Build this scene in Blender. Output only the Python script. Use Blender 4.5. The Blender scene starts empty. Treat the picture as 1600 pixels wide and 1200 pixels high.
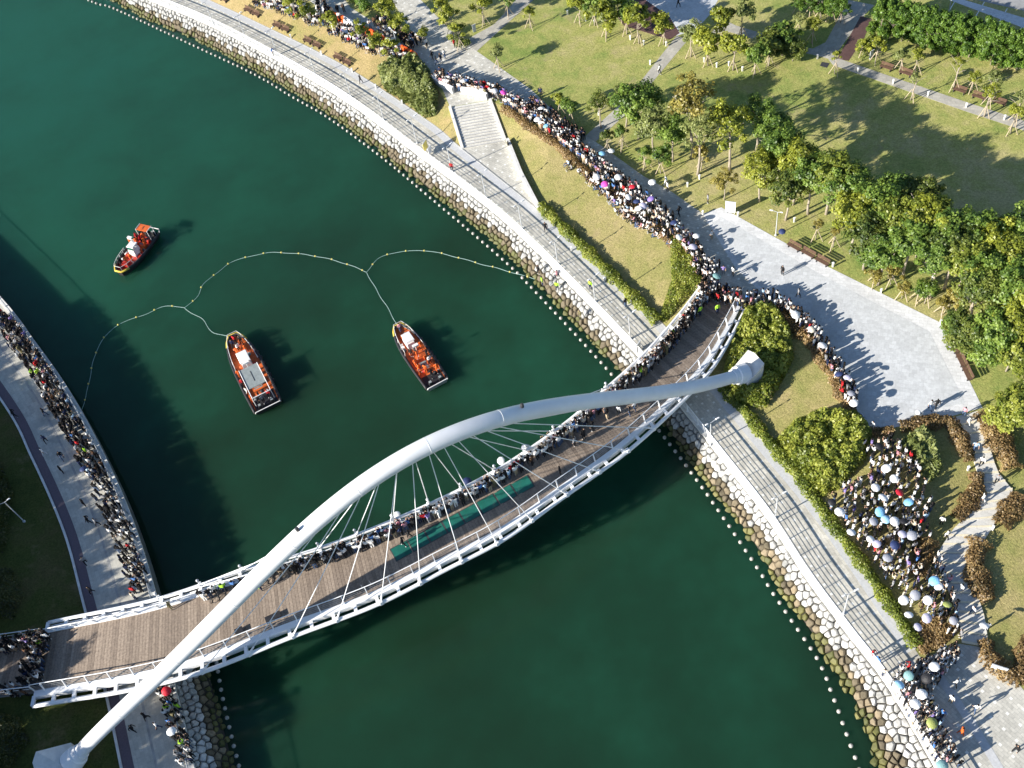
import bpy, bmesh, math, random
import numpy as np
from mathutils import Vector, Matrix
from mathutils.bvhtree import BVHTree
from mathutils.geometry import delaunay_2d_cdt, tessellate_polygon

random.seed(7)
rng = np.random.default_rng(7)
SC = bpy.context.scene
COL = SC.collection

# ------------------------------------------------------------------ camera
CAM_H, F_PX = 100.0, 1700.0
TH, RO = math.radians(53), math.radians(-13)
FW = np.array([0, math.cos(TH), -math.sin(TH)])
_r0 = np.array([1.0, 0, 0]); _u0 = np.cross(_r0, FW)
RT = math.cos(RO) * _r0 + math.sin(RO) * _u0
UP = -math.sin(RO) * _r0 + math.cos(RO) * _u0
cam_d = bpy.data.cameras.new('camera'); cam = bpy.data.objects.new('camera', cam_d)
COL.objects.link(cam)
cam_d.sensor_width = 36.0; cam_d.lens = 36.0 * F_PX / 1600.0
cam_d.clip_start = 1.0; cam_d.clip_end = 3000.0
cam.matrix_world = Matrix(((RT[0], UP[0], -FW[0], 0), (RT[1], UP[1], -FW[1], 0), (RT[2], UP[2], -FW[2], CAM_H), (0, 0, 0, 1)))
SC.camera = cam

# ------------------------------------------------------------------ light
SUN_EL, SHADOW_AZ = math.radians(22.5), math.radians(17)
LD = Vector((math.cos(SHADOW_AZ) * math.cos(SUN_EL), math.sin(SHADOW_AZ) * math.cos(SUN_EL), -math.sin(SUN_EL)))
world = bpy.data.worlds.new('World'); SC.world = world; world.use_nodes = True
wn = world.node_tree.nodes; wl = world.node_tree.links
sky = wn.new('ShaderNodeTexSky'); sky.sky_type = 'NISHITA'; sky.sun_disc = False
sky.sun_elevation = SUN_EL
sky.sun_rotation = math.atan2(-LD.x, -LD.y) % (2 * math.pi)
wl.new(sky.outputs[0], wn['Background'].inputs['Color'])
sky.ozone_density = 3.0; sky.dust_density = 0.4
wn['Background'].inputs['Strength'].default_value = 0.075
sl = bpy.data.lights.new('sun', 'SUN'); sl.energy = 5.0; sl.angle = math.radians(0.53); sl.color = (1.0, 0.94, 0.84)
so = bpy.data.objects.new('sun', sl); COL.objects.link(so)
so.rotation_euler = LD.to_track_quat('-Z', 'Y').to_euler(); so.location = (-80, -30, 60)
SC.view_settings.view_transform = 'Standard'; SC.view_settings.look = 'None'
SC.view_settings.exposure = 1.05; SC.view_settings.gamma = 1.0

# ------------------------------------------------------------------ pixel <-> place
def P(x, y, z=0.0):
    """the point of the photographed place seen at photo pixel (x, y) and standing at height z"""
    d = FW + RT * (x - 800) / F_PX - UP * (y - 600) / F_PX
    return np.array([0, 0, CAM_H]) + d * ((z - CAM_H) / d[2])
def J(p):
    d = np.asarray(p, float) - np.array([0, 0, CAM_H]); k = d @ FW
    return 800 + F_PX * (d @ RT) / k, 600 - F_PX * (d @ UP) / k
def ppm(p):
    """photo pixels per metre at a point"""
    return F_PX / ((np.asarray(p, float) - np.array([0, 0, CAM_H])) @ FW)

# ------------------------------------------------------------------ materials
MATS = {}
def nodes_of(name):
    m = bpy.data.materials.new(name); m.use_nodes = True
    nt = m.node_tree; b = nt.nodes['Principled BSDF']
    MATS[name] = m
    return m, nt, b
def noise(nt, scale, detail=4, rough=0.55, coord=None, obj=False):
    n = nt.nodes.new('ShaderNodeTexNoise'); n.inputs['Scale'].default_value = scale
    n.inputs['Detail'].default_value = detail; n.inputs['Roughness'].default_value = rough
    if coord is None:
        if obj:
            coord = nt.nodes.new('ShaderNodeTexCoord').outputs['Object']
        else:
            coord = nt.nodes.new('ShaderNodeNewGeometry').outputs['Position']
    nt.links.new(coord, n.inputs['Vector'])
    return n.outputs['Fac']
def ramp(nt, fac, stops):
    r = nt.nodes.new('ShaderNodeValToRGB'); e = r.color_ramp.elements
    while len(e) < len(stops): e.new(0.5)
    for el, (p, c) in zip(e, stops):
        el.position = p; el.color = (*c, 1)
    nt.links.new(fac, r.inputs['Fac'])
    return r.outputs['Color']
def mix(nt, fac, a, b, mode='MIX'):
    m = nt.nodes.new('ShaderNodeMix'); m.data_type = 'RGBA'; m.blend_type = mode
    for s, v in ((m.inputs['Factor'], fac), (m.inputs['A'], a), (m.inputs['B'], b)):
        if isinstance(v, (int, float)): s.default_value = v
        elif isinstance(v, tuple): s.default_value = (*v, 1)
        else: nt.links.new(v, s)
    return m.outputs['Result']
def math_n(nt, op, a, b=0.0):
    m = nt.nodes.new('ShaderNodeMath'); m.operation = op
    for s, v in ((m.inputs[0], a), (m.inputs[1], b)):
        if isinstance(v, (int, float)): s.default_value = v
        else: nt.links.new(v, s)
    return m.outputs[0]
def bump(nt, b, h, strength=0.3, dist=0.05):
    n = nt.nodes.new('ShaderNodeBump'); n.inputs['Strength'].default_value = strength
    n.inputs['Distance'].default_value = dist
    nt.links.new(h, n.inputs['Height']); nt.links.new(n.outputs['Normal'], b.inputs['Normal'])
def simple(name, c, rough=0.6, var=0.25, scale=3.0, metal=0.0, obj=False, bmp=0.0, spec=0.4):
    m, nt, b = nodes_of(name)
    lo = tuple(x * (1 - var) for x in c); hi = tuple(min(1, x * (1 + var)) for x in c)
    f = noise(nt, scale, obj=obj)
    nt.links.new(ramp(nt, f, [(0.3, lo), (0.7, hi)]), b.inputs['Base Color'])
    b.inputs['Roughness'].default_value = rough; b.inputs['Metallic'].default_value = metal
    b.inputs['Specular IOR Level'].default_value = spec
    if bmp: bump(nt, b, f, bmp)
    return m
def per_object(name, ca, cb, rough=0.7, grain=8.0, bmp=0.25):
    """colour between ca and cb by the object's own random number, with grain"""
    m, nt, b = nodes_of(name)
    oi = nt.nodes.new('ShaderNodeObjectInfo')
    c = mix(nt, oi.outputs['Random'], ca, cb)
    g = noise(nt, grain, 5)
    c2 = mix(nt, 1.0, c, ramp(nt, g, [(0.25, (0.62, 0.6, 0.58)), (0.75, (1.25, 1.24, 1.22))]), 'MULTIPLY')
    nt.links.new(c2, b.inputs['Base Color']); b.inputs['Roughness'].default_value = rough
    bump(nt, b, g, bmp)
    return m

simple('white_paint', (0.85, 0.855, 0.86), 0.4, 0.05, 0.7)
simple('white_concrete', (0.66, 0.65, 0.62), 0.7, 0.14, 1.3, bmp=0.2)
simple('grey_concrete', (0.36, 0.36, 0.35), 0.8, 0.2, 1.5, bmp=0.2)
simple('wet_concrete', (0.12, 0.13, 0.12), 0.6, 0.4, 0.8, bmp=0.2)
simple('steel', (0.42, 0.44, 0.46), 0.4, 0.1, 4.0, metal=0.6)
simple('lamp_grey', (0.5, 0.52, 0.54), 0.4, 0.1, 4.0)
simple('dark_metal', (0.05, 0.05, 0.055), 0.5, 0.2, 4.0)
simple('black_rubber', (0.022, 0.022, 0.026), 0.55, 0.3, 3.0, obj=True)
simple('boat_orange', (0.62, 0.13, 0.03), 0.5, 0.3, 4.0, obj=True)
simple('boat_red', (0.5, 0.035, 0.02), 0.5, 0.3, 4.0, obj=True)
simple('boat_white', (0.78, 0.76, 0.74), 0.35, 0.1, 3.0, obj=True)
simple('boat_grey', (0.25, 0.28, 0.28), 0.6, 0.15, 3.0, obj=True)
simple('boat_yellow', (0.6, 0.44, 0.06), 0.6, 0.3, 6.0, obj=True)
simple('bench_wood', (0.13, 0.075, 0.05), 0.7, 0.3, 6.0, obj=True)
simple('stake_wood', (0.46, 0.38, 0.27), 0.8, 0.2, 6.0, obj=True)
simple('bark', (0.36, 0.31, 0.25), 0.9, 0.3, 6.0, obj=True, bmp=0.4)
simple('barrier_orange', (0.75, 0.12, 0.025), 0.5, 0.12, 3.0, obj=True)
simple('barrier_white', (0.78, 0.78, 0.78), 0.5, 0.06, 3.0, obj=True)
simple('float_white', (0.42, 0.41, 0.37), 0.5, 0.4, 6.0, bmp=0.1)
simple('float_yellow', (0.72, 0.6, 0.15), 0.5, 0.1, 6.0)
simple('rope', (0.3, 0.45, 0.42), 0.8, 0.2, 6.0)
simple('net', (0.03, 0.13, 0.12), 0.7, 0.2, 2.0)
simple('glass_green', (0.018, 0.13, 0.10), 0.12, 0.18, 1.2, spec=0.5)
simple('kerb_purple', (0.13, 0.10, 0.12), 0.8, 0.12, 6.0)
simple('kerb_strip', (0.52, 0.525, 0.53), 0.75, 0.12, 5.0)
simple('step_edge', (0.74, 0.66, 0.48), 0.7, 0.1, 3.0)
simple('asphalt', (0.30, 0.30, 0.30), 0.9, 0.12, 1.5)
simple('maroon_deck', (0.10, 0.055, 0.05), 0.75, 0.2, 4.0)
simple('bank_gap', (0.05, 0.045, 0.035), 0.95, 0.3, 2.0)
simple('soil', (0.21, 0.14, 0.08), 0.95, 0.35, 1.2, bmp=0.3)
simple('road_paint', (0.78, 0.78, 0.76), 0.7, 0.08, 3.0)
per_object('plank', (0.21, 0.165, 0.13), (0.33, 0.265, 0.21), 0.8, 5.0, 0.15)
per_object('stone_white', (0.30, 0.305, 0.30), (0.62, 0.62, 0.61), 0.85, 2.5, 0.5)
per_object('stone_brown', (0.10, 0.085, 0.055), (0.29, 0.235, 0.155), 0.85, 2.5, 0.5)
per_object('stone_moss', (0.065, 0.075, 0.018), (0.17, 0.16, 0.05), 0.7, 2.5, 0.5)

def lawn_material(name, dry, mid, lush, seed):
    m, nt, b = nodes_of(name)
    geo = nt.nodes.new('ShaderNodeNewGeometry')
    mp = nt.nodes.new('ShaderNodeMapping'); mp.inputs['Location'].default_value = (seed * 13.1, seed * 7.7, 0)
    nt.links.new(geo.outputs['Position'], mp.inputs['Vector'])
    big = noise(nt, 0.075, 6, 0.62, mp.outputs[0]); med = noise(nt, 0.45, 6, 0.65, mp.outputs[0]); fine = noise(nt, 5.0, 8, 0.75, mp.outputs[0])
    k = math_n(nt, 'ADD', math_n(nt, 'MULTIPLY', big, 0.6), math_n(nt, 'MULTIPLY', med, 0.4))
    c = ramp(nt, k, [(0.38, lush), (0.5, mid), (0.62, dry)])
    c = mix(nt, 1.0, c, ramp(nt, fine, [(0.28, (0.45, 0.48, 0.4)), (0.72, (1.45, 1.42, 1.35))]), 'MULTIPLY')
    soil_ = noise(nt, 0.22, 7, 0.7, mp.outputs[0]); sm_ = nt.nodes.new('ShaderNodeMapRange'); sm_.inputs['From Min'].default_value = 0.585; sm_.inputs['From Max'].default_value = 0.66; sm_.inputs['To Max'].default_value = 0.55; nt.links.new(soil_, sm_.inputs['Value'])
    c = mix(nt, sm_.outputs[0], c, tuple(0.55 * x + 0.45 * y for x, y in zip(dry, (0.26, 0.19, 0.12))))
    nt.links.new(c, b.inputs['Base Color']); b.inputs['Roughness'].default_value = 0.95
    b.inputs['Specular IOR Level'].default_value = 0.1
    bump(nt, b, fine, 0.9, 0.12)
    return m
lawn_material('lawn', (0.47, 0.41, 0.21), (0.37, 0.37, 0.13), (0.22, 0.29, 0.08), 1)
lawn_material('lawn_dry', (0.42, 0.32, 0.18), (0.36, 0.28, 0.14), (0.27, 0.25, 0.10), 5)
lawn_material('lawn_slope', (0.40, 0.33, 0.17), (0.32, 0.29, 0.12), (0.23, 0.25, 0.08), 7)
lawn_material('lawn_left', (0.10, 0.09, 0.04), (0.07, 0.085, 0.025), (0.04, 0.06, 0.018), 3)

def paving_material(name, base, joint, tile_u, tile_v, dots=None, var=0.12, mottle=0.2):
    """UV in metres: u along the way, v across it"""
    m, nt, b = nodes_of(name)
    tc = nt.nodes.new('ShaderNodeTexCoord')
    br = nt.nodes.new('ShaderNodeTexBrick')
    nt.links.new(tc.outputs['UV'], br.inputs['Vector'])
    br.inputs['Scale'].default_value = 1.0; br.inputs['Brick Width'].default_value = tile_u
    br.inputs['Row Height'].default_value = tile_v; br.inputs['Mortar Size'].default_value = 0.012
    br.inputs['Color1'].default_value = (*[x * (1 - var) for x in base], 1)
    br.inputs['Color2'].default_value = (*[x * (1 + var) for x in base], 1)
    br.inputs['Mortar'].default_value = (*joint, 1)
    c = br.outputs['Color']
    g = noise(nt, 0.35, 6, 0.65); g2 = noise(nt, 3.5, 6, 0.7)
    c = mix(nt, 1.0, c, ramp(nt, g, [(0.3, (1 - mottle,) * 3), (0.7, (1 + mottle * 0.8,) * 3)]), 'MULTIPLY')
    c = mix(nt, 1.0, c, ramp(nt, g2, [(0.3, (0.86,) * 3), (0.7, (1.12,) * 3)]), 'MULTIPLY')
    if dots:
        sp, sz, col = dots
        sx = nt.nodes.new('ShaderNodeSeparateXYZ'); nt.links.new(tc.outputs['UV'], sx.inputs[0])
        row = math_n(nt, 'FLOOR', math_n(nt, 'DIVIDE', sx.outputs[1], sp))
        off = math_n(nt, 'MULTIPLY', math_n(nt, 'MODULO', row, 2.0), 0.5)
        fu = math_n(nt, 'FRACT', math_n(nt, 'ADD', math_n(nt, 'DIVIDE', sx.outputs[0], sp), off))
        fv = math_n(nt, 'FRACT', math_n(nt, 'DIVIDE', sx.outputs[1], sp))
        du = math_n(nt, 'ABSOLUTE', math_n(nt, 'SUBTRACT', fu, 0.5)); dv = math_n(nt, 'ABSOLUTE', math_n(nt, 'SUBTRACT', fv, 0.5))
        k = math_n(nt, 'LESS_THAN', math_n(nt, 'MAXIMUM', du, dv), sz / sp / 2)
        c = mix(nt, k, c, col)
    nt.links.new(c, b.inputs['Base Color']); b.inputs['Roughness'].default_value = 0.85
    b.inputs['Specular IOR Level'].default_value = 0.25
    bump(nt, b, g2, 0.12, 0.02)
    return m
paving_material('promenade_paving', (0.56, 0.535, 0.465), (0.40, 0.38, 0.34), 0.6, 0.3, (1.1, 0.24, (0.75, 0.74, 0.69)))
paving_material('path_paving', (0.54, 0.52, 0.46), (0.34, 0.34, 0.31), 0.6, 0.3, (1.3, 0.26, (0.75, 0.74, 0.69)))
paving_material('plaza_paving', (0.56, 0.575, 0.585), (0.48, 0.49, 0.5), 0.5, 0.5, None, 0.08, 0.09)
paving_material('plaza_border', (0.66, 0.665, 0.67), (0.5, 0.5, 0.5), 0.8, 0.4, None, 0.08, 0.1)
paving_material('stair_paving', (0.60, 0.585, 0.54), (0.48, 0.47, 0.43), 1.2, 0.4, None, 0.08, 0.1)
paving_material('left_paving', (0.50, 0.485, 0.43), (0.42, 0.41, 0.37), 0.8, 0.4, None, 0.1, 0.12)
paving_material('narrow_path', (0.42, 0.40, 0.35), (0.33, 0.32, 0.28), 0.9, 0.45, None, 0.1, 0.15)

def leaf_material(name, ca, cb, cc):
    m = bpy.data.materials.new(name); m.use_nodes = True; MATS[name] = m
    nt = m.node_tree; nt.nodes.remove(nt.nodes['Principled BSDF'])
    out = nt.nodes['Material Output']
    at = nt.nodes.new('ShaderNodeAttribute'); at.attribute_name = 'shade'
    oi = nt.nodes.new('ShaderNodeObjectInfo')
    k = math_n(nt, 'ADD', at.outputs['Fac'], math_n(nt, 'MULTIPLY', math_n(nt, 'SUBTRACT', oi.outputs['Random'], 0.5), 0.3))
    c = ramp(nt, k, [(0.1, ca), (0.5, cb), (0.92, cc)])
    d = nt.nodes.new('ShaderNodeBsdfDiffuse'); t = nt.nodes.new('ShaderNodeBsdfTranslucent')
    g = nt.nodes.new('ShaderNodeBsdfGlossy'); g.inputs['Roughness'].default_value = 0.45; g.inputs['Color'].default_value = (0.5, 0.5, 0.5, 1)
    for s in (d, t): nt.links.new(c, s.inputs['Color'])
    m1 = nt.nodes.new('ShaderNodeMixShader'); m1.inputs[0].default_value = 0.35
    nt.links.new(d.outputs[0], m1.inputs[1]); nt.links.new(t.outputs[0], m1.inputs[2])
    m2 = nt.nodes.new('ShaderNodeMixShader'); m2.inputs[0].default_value = 0.05
    nt.links.new(m1.outputs[0], m2.inputs[1]); nt.links.new(g.outputs[0], m2.inputs[2])
    nt.links.new(m2.outputs[0], out.inputs['Surface'])
    return m
leaf_material('leaf_young', (0.1232, 0.1568, 0.0202), (0.2688, 0.3024, 0.0314), (0.448, 0.4704, 0.0672))
leaf_material('leaf_broad', (0.066, 0.125, 0.0225), (0.154, 0.2438, 0.0375), (0.297, 0.4, 0.075))
leaf_material('leaf_dark', (0.0562, 0.0938, 0.02), (0.1375, 0.1812, 0.0312), (0.25, 0.2875, 0.0562))
leaf_material('leaf_autumn', (0.15, 0.13, 0.03), (0.29, 0.25, 0.05), (0.42, 0.36, 0.09))
leaf_material('leaf_pine', (0.048, 0.108, 0.0192), (0.12, 0.216, 0.03), (0.216, 0.336, 0.054))
leaf_material('leaf_hedge', (0.102, 0.144, 0.0216), (0.204, 0.252, 0.0336), (0.396, 0.42, 0.072))
leaf_material('leaf_brown', (0.117, 0.091, 0.0364), (0.273, 0.1755, 0.078), (0.416, 0.299, 0.13))
leaf_material('leaf_reed', (0.132, 0.165, 0.044), (0.253, 0.297, 0.088), (0.418, 0.44, 0.165))
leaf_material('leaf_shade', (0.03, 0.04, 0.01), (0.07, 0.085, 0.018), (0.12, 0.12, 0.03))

def cloth_material():
    m, nt, b = nodes_of('clothing')
    at = nt.nodes.new('ShaderNodeAttribute'); at.attribute_name = 'col'
    nt.links.new(at.outputs['Color'], b.inputs['Base Color']); b.inputs['Roughness'].default_value = 0.85
    b.inputs['Specular IOR Level'].default_value = 0.2
cloth_material()

def water_material():
    m, nt, b = nodes_of('water')
    geo = nt.nodes.new('ShaderNodeNewGeometry')
    big = noise(nt, 0.022, 5, 0.6); med = noise(nt, 0.1, 5, 0.6); rip = noise(nt, 1.6, 6, 0.6)
    k = math_n(nt, 'ADD', math_n(nt, 'MULTIPLY', big, 0.82), math_n(nt, 'MULTIPLY', med, 0.18))
    c = ramp(nt, k, [(0.36, (0.011, 0.031, 0.0155)), (0.5, (0.012, 0.050, 0.026)), (0.64, (0.015, 0.082, 0.047))])
    vm = nt.nodes.new('ShaderNodeVectorMath'); vm.operation = 'DISTANCE'; pc_ = P(60, 120, 0); vm.inputs[1].default_value = tuple(pc_)
    nt.links.new(geo.outputs['Position'], vm.inputs[0])
    silt = math_n(nt, 'MULTIPLY', math_n(nt, 'MAXIMUM', math_n(nt, 'SUBTRACT', 1.0, math_n(nt, 'DIVIDE', vm.outputs['Value'], 85.0)), 0.0), math_n(nt, 'ADD', med, 0.35))
    c = mix(nt, silt, c, (0.015, 0.088, 0.060))
    nt.links.new(c, b.inputs['Base Color'])
    b.inputs['Roughness'].default_value = 0.08; b.inputs['IOR'].default_value = 1.33
    b.inputs['Subsurface Weight'].default_value = 1.0
    b.inputs['Subsurface Radius'].default_value = (0.6, 1.0, 0.85); b.inputs['Subsurface Scale'].default_value = 15.0
    try: b.subsurface_method = 'RANDOM_WALK'
    except Exception: pass
    b.inputs['Specular IOR Level'].default_value = 0.3
    rip2 = noise(nt, 0.5, 5, 0.65); bump(nt, b, math_n(nt, 'ADD', rip, math_n(nt, 'MULTIPLY', rip2, 1.5)), 0.10, 0.08)
water_material()

# ------------------------------------------------------------------ object helpers
def tag(o, label=None, cat=None, group=None, kind=None):
    if label: o['label'] = label
    if cat: o['category'] = cat
    if group: o['group'] = group
    if kind: o['kind'] = kind
    return o
def empty(name, loc=(0, 0, 0), rz=0.0, parent=None):
    o = bpy.data.objects.new(name, None); o.empty_display_size = 0.2
    o.location = tuple(loc); o.rotation_euler = (0, 0, rz); o.parent = parent
    COL.objects.link(o); return o
def link_mesh(name, me, parent=None, loc=None, rz=0.0, scale=None):
    o = bpy.data.objects.new(name, me); COL.objects.link(o)
    if parent is not None: o.parent = parent
    if loc is not None: o.location = tuple(loc)
    if rz: o.rotation_euler = (0, 0, rz)
    if scale is not None: o.scale = scale if isinstance(scale, tuple) else (scale,) * 3
    return o
class MB:
    def __init__(s): s.v = []; s.f = []; s.m = []
    def add(s, verts, faces, mi=0):
        b = len(s.v); s.v += [tuple(map(float, p)) for p in verts]
        s.f += [tuple(i + b for i in fc) for fc in faces]; s.m += [mi] * len(faces); return s
    def box(s, c, size, rz=0.0, mi=0, M=None, taper=1.0):
        hx, hy, hz = size[0] / 2, size[1] / 2, size[2] / 2
        pts = []
        for z, k in ((-hz, 1.0), (hz, taper)):
            for x, y in ((-hx, -hy), (hx, -hy), (hx, hy), (-hx, hy)): pts.append(Vector((x * k, y * k, z)))
        R = M if M is not None else Matrix.Rotation(rz, 3, 'Z')
        pts = [R @ p + Vector(c) for p in pts]
        return s.add(pts, [(3, 2, 1, 0), (4, 5, 6, 7), (0, 1, 5, 4), (1, 2, 6, 5), (2, 3, 7, 6), (3, 0, 4, 7)], mi)
    def tube(s, path, rad, n=8, mi=0, caps=True):
        path = [Vector(p) for p in path]; rad = rad if hasattr(rad, '__len__') else [rad] * len(path)
        rings = []; prev = None
        for i, p in enumerate(path):
            t = (path[min(i + 1, len(path) - 1)] - path[max(i - 1, 0)]).normalized()
            if prev is None:
                a = t.orthogonal().normalized() if abs(t.z) > 0.95 else t.cross(Vector((0, 0, 1))).normalized()
            else:
                a = (prev - t * prev.dot(t)).normalized()
            prev = a; b = t.cross(a)
            rings.append([p + (a * math.cos(2 * math.pi * k / n) + b * math.sin(2 * math.pi * k / n)) * rad[i] for k in range(n)])
        vs = [q for r in rings for q in r]; fs = []
        for i in range(len(rings) - 1):
            for k in range(n):
                fs.append((i * n + k, i * n + (k + 1) % n, (i + 1) * n + (k + 1) % n, (i + 1) * n + k))
        if caps:
            fs.append(tuple(range(n - 1, -1, -1))); fs.append(tuple((len(rings) - 1) * n + k for k in range(n)))
        return s.add(vs, fs, mi)
    def lathe(s, prof, c=(0, 0, 0), n=12, mi=0):
        vs = [(c[0] + r * math.cos(2 * math.pi * k / n), c[1] + r * math.sin(2 * math.pi * k / n), c[2] + z) for r, z in prof for k in range(n)]
        fs = []
        for i in range(len(prof) - 1):
            for k in range(n): fs.append((i * n + k, i * n + (k + 1) % n, (i + 1) * n + (k + 1) % n, (i + 1) * n + k))
        fs.append(tuple(range(n - 1, -1, -1))); fs.append(tuple((len(prof) - 1) * n + k for k in range(n)))
        return s.add(vs, fs, mi)
    def prism(s, poly, z0, z1, mi=0):
        n = len(poly); z0 = z0 if hasattr(z0, '__len__') else [z0] * n; z1 = z1 if hasattr(z1, '__len__') else [z1] * n
        tri = tessellate_polygon([[Vector((p[0], p[1], 0)) for p in poly]])
        vs = [(p[0], p[1], z) for p, z in zip(poly, z1)] + [(p[0], p[1], z) for p, z in zip(poly, z0)]
        area = sum(poly[i][0] * poly[(i + 1) % n][1] - poly[(i + 1) % n][0] * poly[i][1] for i in range(n))
        fs = []
        for t in tri:
            a = sum(poly[t[i]][0] * poly[t[(i + 1) % 3]][1] - poly[t[(i + 1) % 3]][0] * poly[t[i]][1] for i in range(3))
            t = t if a > 0 else t[::-1]
            fs.append(tuple(t)); fs.append(tuple(n + i for i in t[::-1]))
        for i in range(n):
            j = (i + 1) % n
            fs.append((i, n + i, n + j, j) if area > 0 else (i, j, n + j, n + i))
        return s.add(vs, fs, mi)
    def mesh(s, name, mats, smooth=False):
        me = bpy.data.meshes.new(name); me.from_pydata(s.v, [], s.f)
        for m in (mats if isinstance(mats, (list, tuple)) else [mats]): me.materials.append(MATS[m])
        if any(s.m): me.polygons.foreach_set('material_index', s.m)
        if smooth: me.polygons.foreach_set('use_smooth', [True] * len(me.polygons))
        me.update(); return me
    def build(s, name, mats, parent=None, smooth=False, **k):
        return link_mesh(name, s.mesh(name, mats, smooth), parent, **k)
def planar_uv(me, ang=0.0):
    uv = me.uv_layers.new(name='UVMap'); ca, sa = math.cos(ang), math.sin(ang)
    for l in me.loops:
        p = me.vertices[l.vertex_index].co
        uv.data[l.index].uv = (p.x * ca + p.y * sa, -p.x * sa + p.y * ca)
def resample(pts, n=None, step=None, sm=True):
    """Catmull-Rom through pts, evenly spaced; numpy (n, dim)"""
    p = np.asarray(pts, float)
    if sm and len(p) > 2:
        q = np.vstack([2 * p[0] - p[1], p, 2 * p[-1] - p[-2]]); out = []
        for i in range(1, len(q) - 2):
            for t in np.linspace(0, 1, 24, endpoint=False):
                a, b, c, d = q[i - 1], q[i], q[i + 1], q[i + 2]
                out.append(0.5 * ((2 * b) + (c - a) * t + (2 * a - 5 * b + 4 * c - d) * t * t + (3 * b - a - 3 * c + d) * t ** 3))
        out.append(p[-1]); p = np.array(out)
    s = np.concatenate([[0], np.cumsum(np.linalg.norm(np.diff(p, axis=0), axis=1))])
    if n is None: n = max(2, int(round(s[-1] / step)) + 1)
    t = np.linspace(0, s[-1], n)
    return np.stack([np.interp(t, s, p[:, k]) for k in range(p.shape[1])], 1)
def normals2(line):
    d = np.gradient(line[:, :2], axis=0); d /= np.linalg.norm(d, axis=1)[:, None]
    return np.stack([d[:, 1], -d[:, 0]], 1)          # to the right of travel
def offset(line, d, dz=0.0):
    o = line.copy(); o[:, :2] += normals2(line) * (d if np.isscalar(d) else np.asarray(d)[:, None]); o[:, 2] += dz; return o
def ribbon(A, B, name, mat, parent=None, thick=0.0, width=None):
    """flat strip between two lines of equal count, UV in metres, with side walls when thick"""
    n = len(A); vs = [tuple(p) for p in A] + [tuple(p) for p in B]
    fs = [(i, i + 1, n + i + 1, n + i) for i in range(n - 1)]
    a = A[1] - A[0]; b = B[0] - A[0]
    if a[0] * b[1] - a[1] * b[0] < 0: fs = [f[::-1] for f in fs]
    nf = len(fs)
    if thick:
        vs += [(p[0], p[1], p[2] - thick) for p in A] + [(p[0], p[1], p[2] - thick) for p in B]
        for i in range(n - 1):
            fs.append((i, i + 1, 2 * n + i + 1, 2 * n + i)); fs.append((n + i, n + i + 1, 3 * n + i + 1, 3 * n + i))
        fs.append((0, n, 3 * n, 2 * n)); fs.append((n - 1, 2 * n - 1, 4 * n - 1, 3 * n - 1))
    me = bpy.data.meshes.new(name); me.from_pydata(vs, [], fs); me.materials.append(MATS[mat])
    s = np.concatenate([[0], np.cumsum(np.linalg.norm(np.diff(A[:, :2], axis=0), axis=1))])
    w = np.linalg.norm((B - A)[:, :2], axis=1)
    uv = me.uv_layers.new(name='UVMap')
    for l in me.loops:
        k = l.vertex_index % (2 * n)
        uv.data[l.index].uv = (s[k % n], w[k % n] if k >= n else 0.0)
    me.update()
    return link_mesh(name, me, parent)

# ------------------------------------------------------------------ terrain lines (photo pixels traced, put at their height)
ZP, ZU = 2.5, 4.1          # promenade level, park level (water is 0)
W3 = [(240, 0), (320, 33), (400, 73), (490, 123), (566, 172), (650, 236), (732, 297), (800, 352), (900, 450), (997, 552), (1060, 627), (1130, 715), (1200, 805), (1262, 900), (1325, 985), (1390, 1070), (1465, 1197)]
cop = np.array([P(x, y, ZP) for x, y in W3])
d0 = cop[0] - cop[1]; d1 = cop[-1] - cop[-2]
cop = np.vstack([cop[0] + d0 * 6 + np.array([-20, 0, 0]), cop[0] + d0 * 2.5, cop, cop[-1] + d1 * 1.0, cop[-1] + d1 * 3])
COP = resample(cop, step=1.0)                      # coping line of the right bank, seen going from far to near; land lies to the LEFT of travel
W4 = [(325, 0), (400, 35), (540, 105), (672, 192), (720, 232), (842, 330), (940, 418), (1035, 507), (1122, 607), (1200, 700), (1275, 790), (1350, 895), (1440, 1030)]
w4 = np.array([P(x, y, ZP) for x, y in W4])
w4 = np.vstack([w4[0] + (w4[0] - w4[1]) * 8 + np.array([-14, 0, 0]), w4[0] + (w4[0] - w4[1]) * 2, w4, w4[-1] + (w4[-1] - w4[-2]) * 2.2, w4[-1] + (w4[-1] - w4[-2]) * 5])
INN = resample(w4, step=1.0)
UL = [(-60, -230), (250, -75), (400, 0), (450, 20), (520, 47), (580, 76), (640, 99), (672, 118), (703, 168), (766, 157), (775, 156), (800, 172), (860, 213), (920, 263), (985, 313), (1045, 363), (1085, 412), (1100, 450), (1140, 470), (1165, 480), (1200, 472), (1255, 505), (1310, 574), (1330, 628), (1355, 672), (1420, 672), (1498, 660), (1540, 640), (1640, 690), (1900, 800)]
BL = [(1440, 1030), (1500, 1005), (1545, 1012), (1600, 1078), (1700, 1160), (1850, 1330)]   # foot of the hill by the lower plaza
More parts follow.
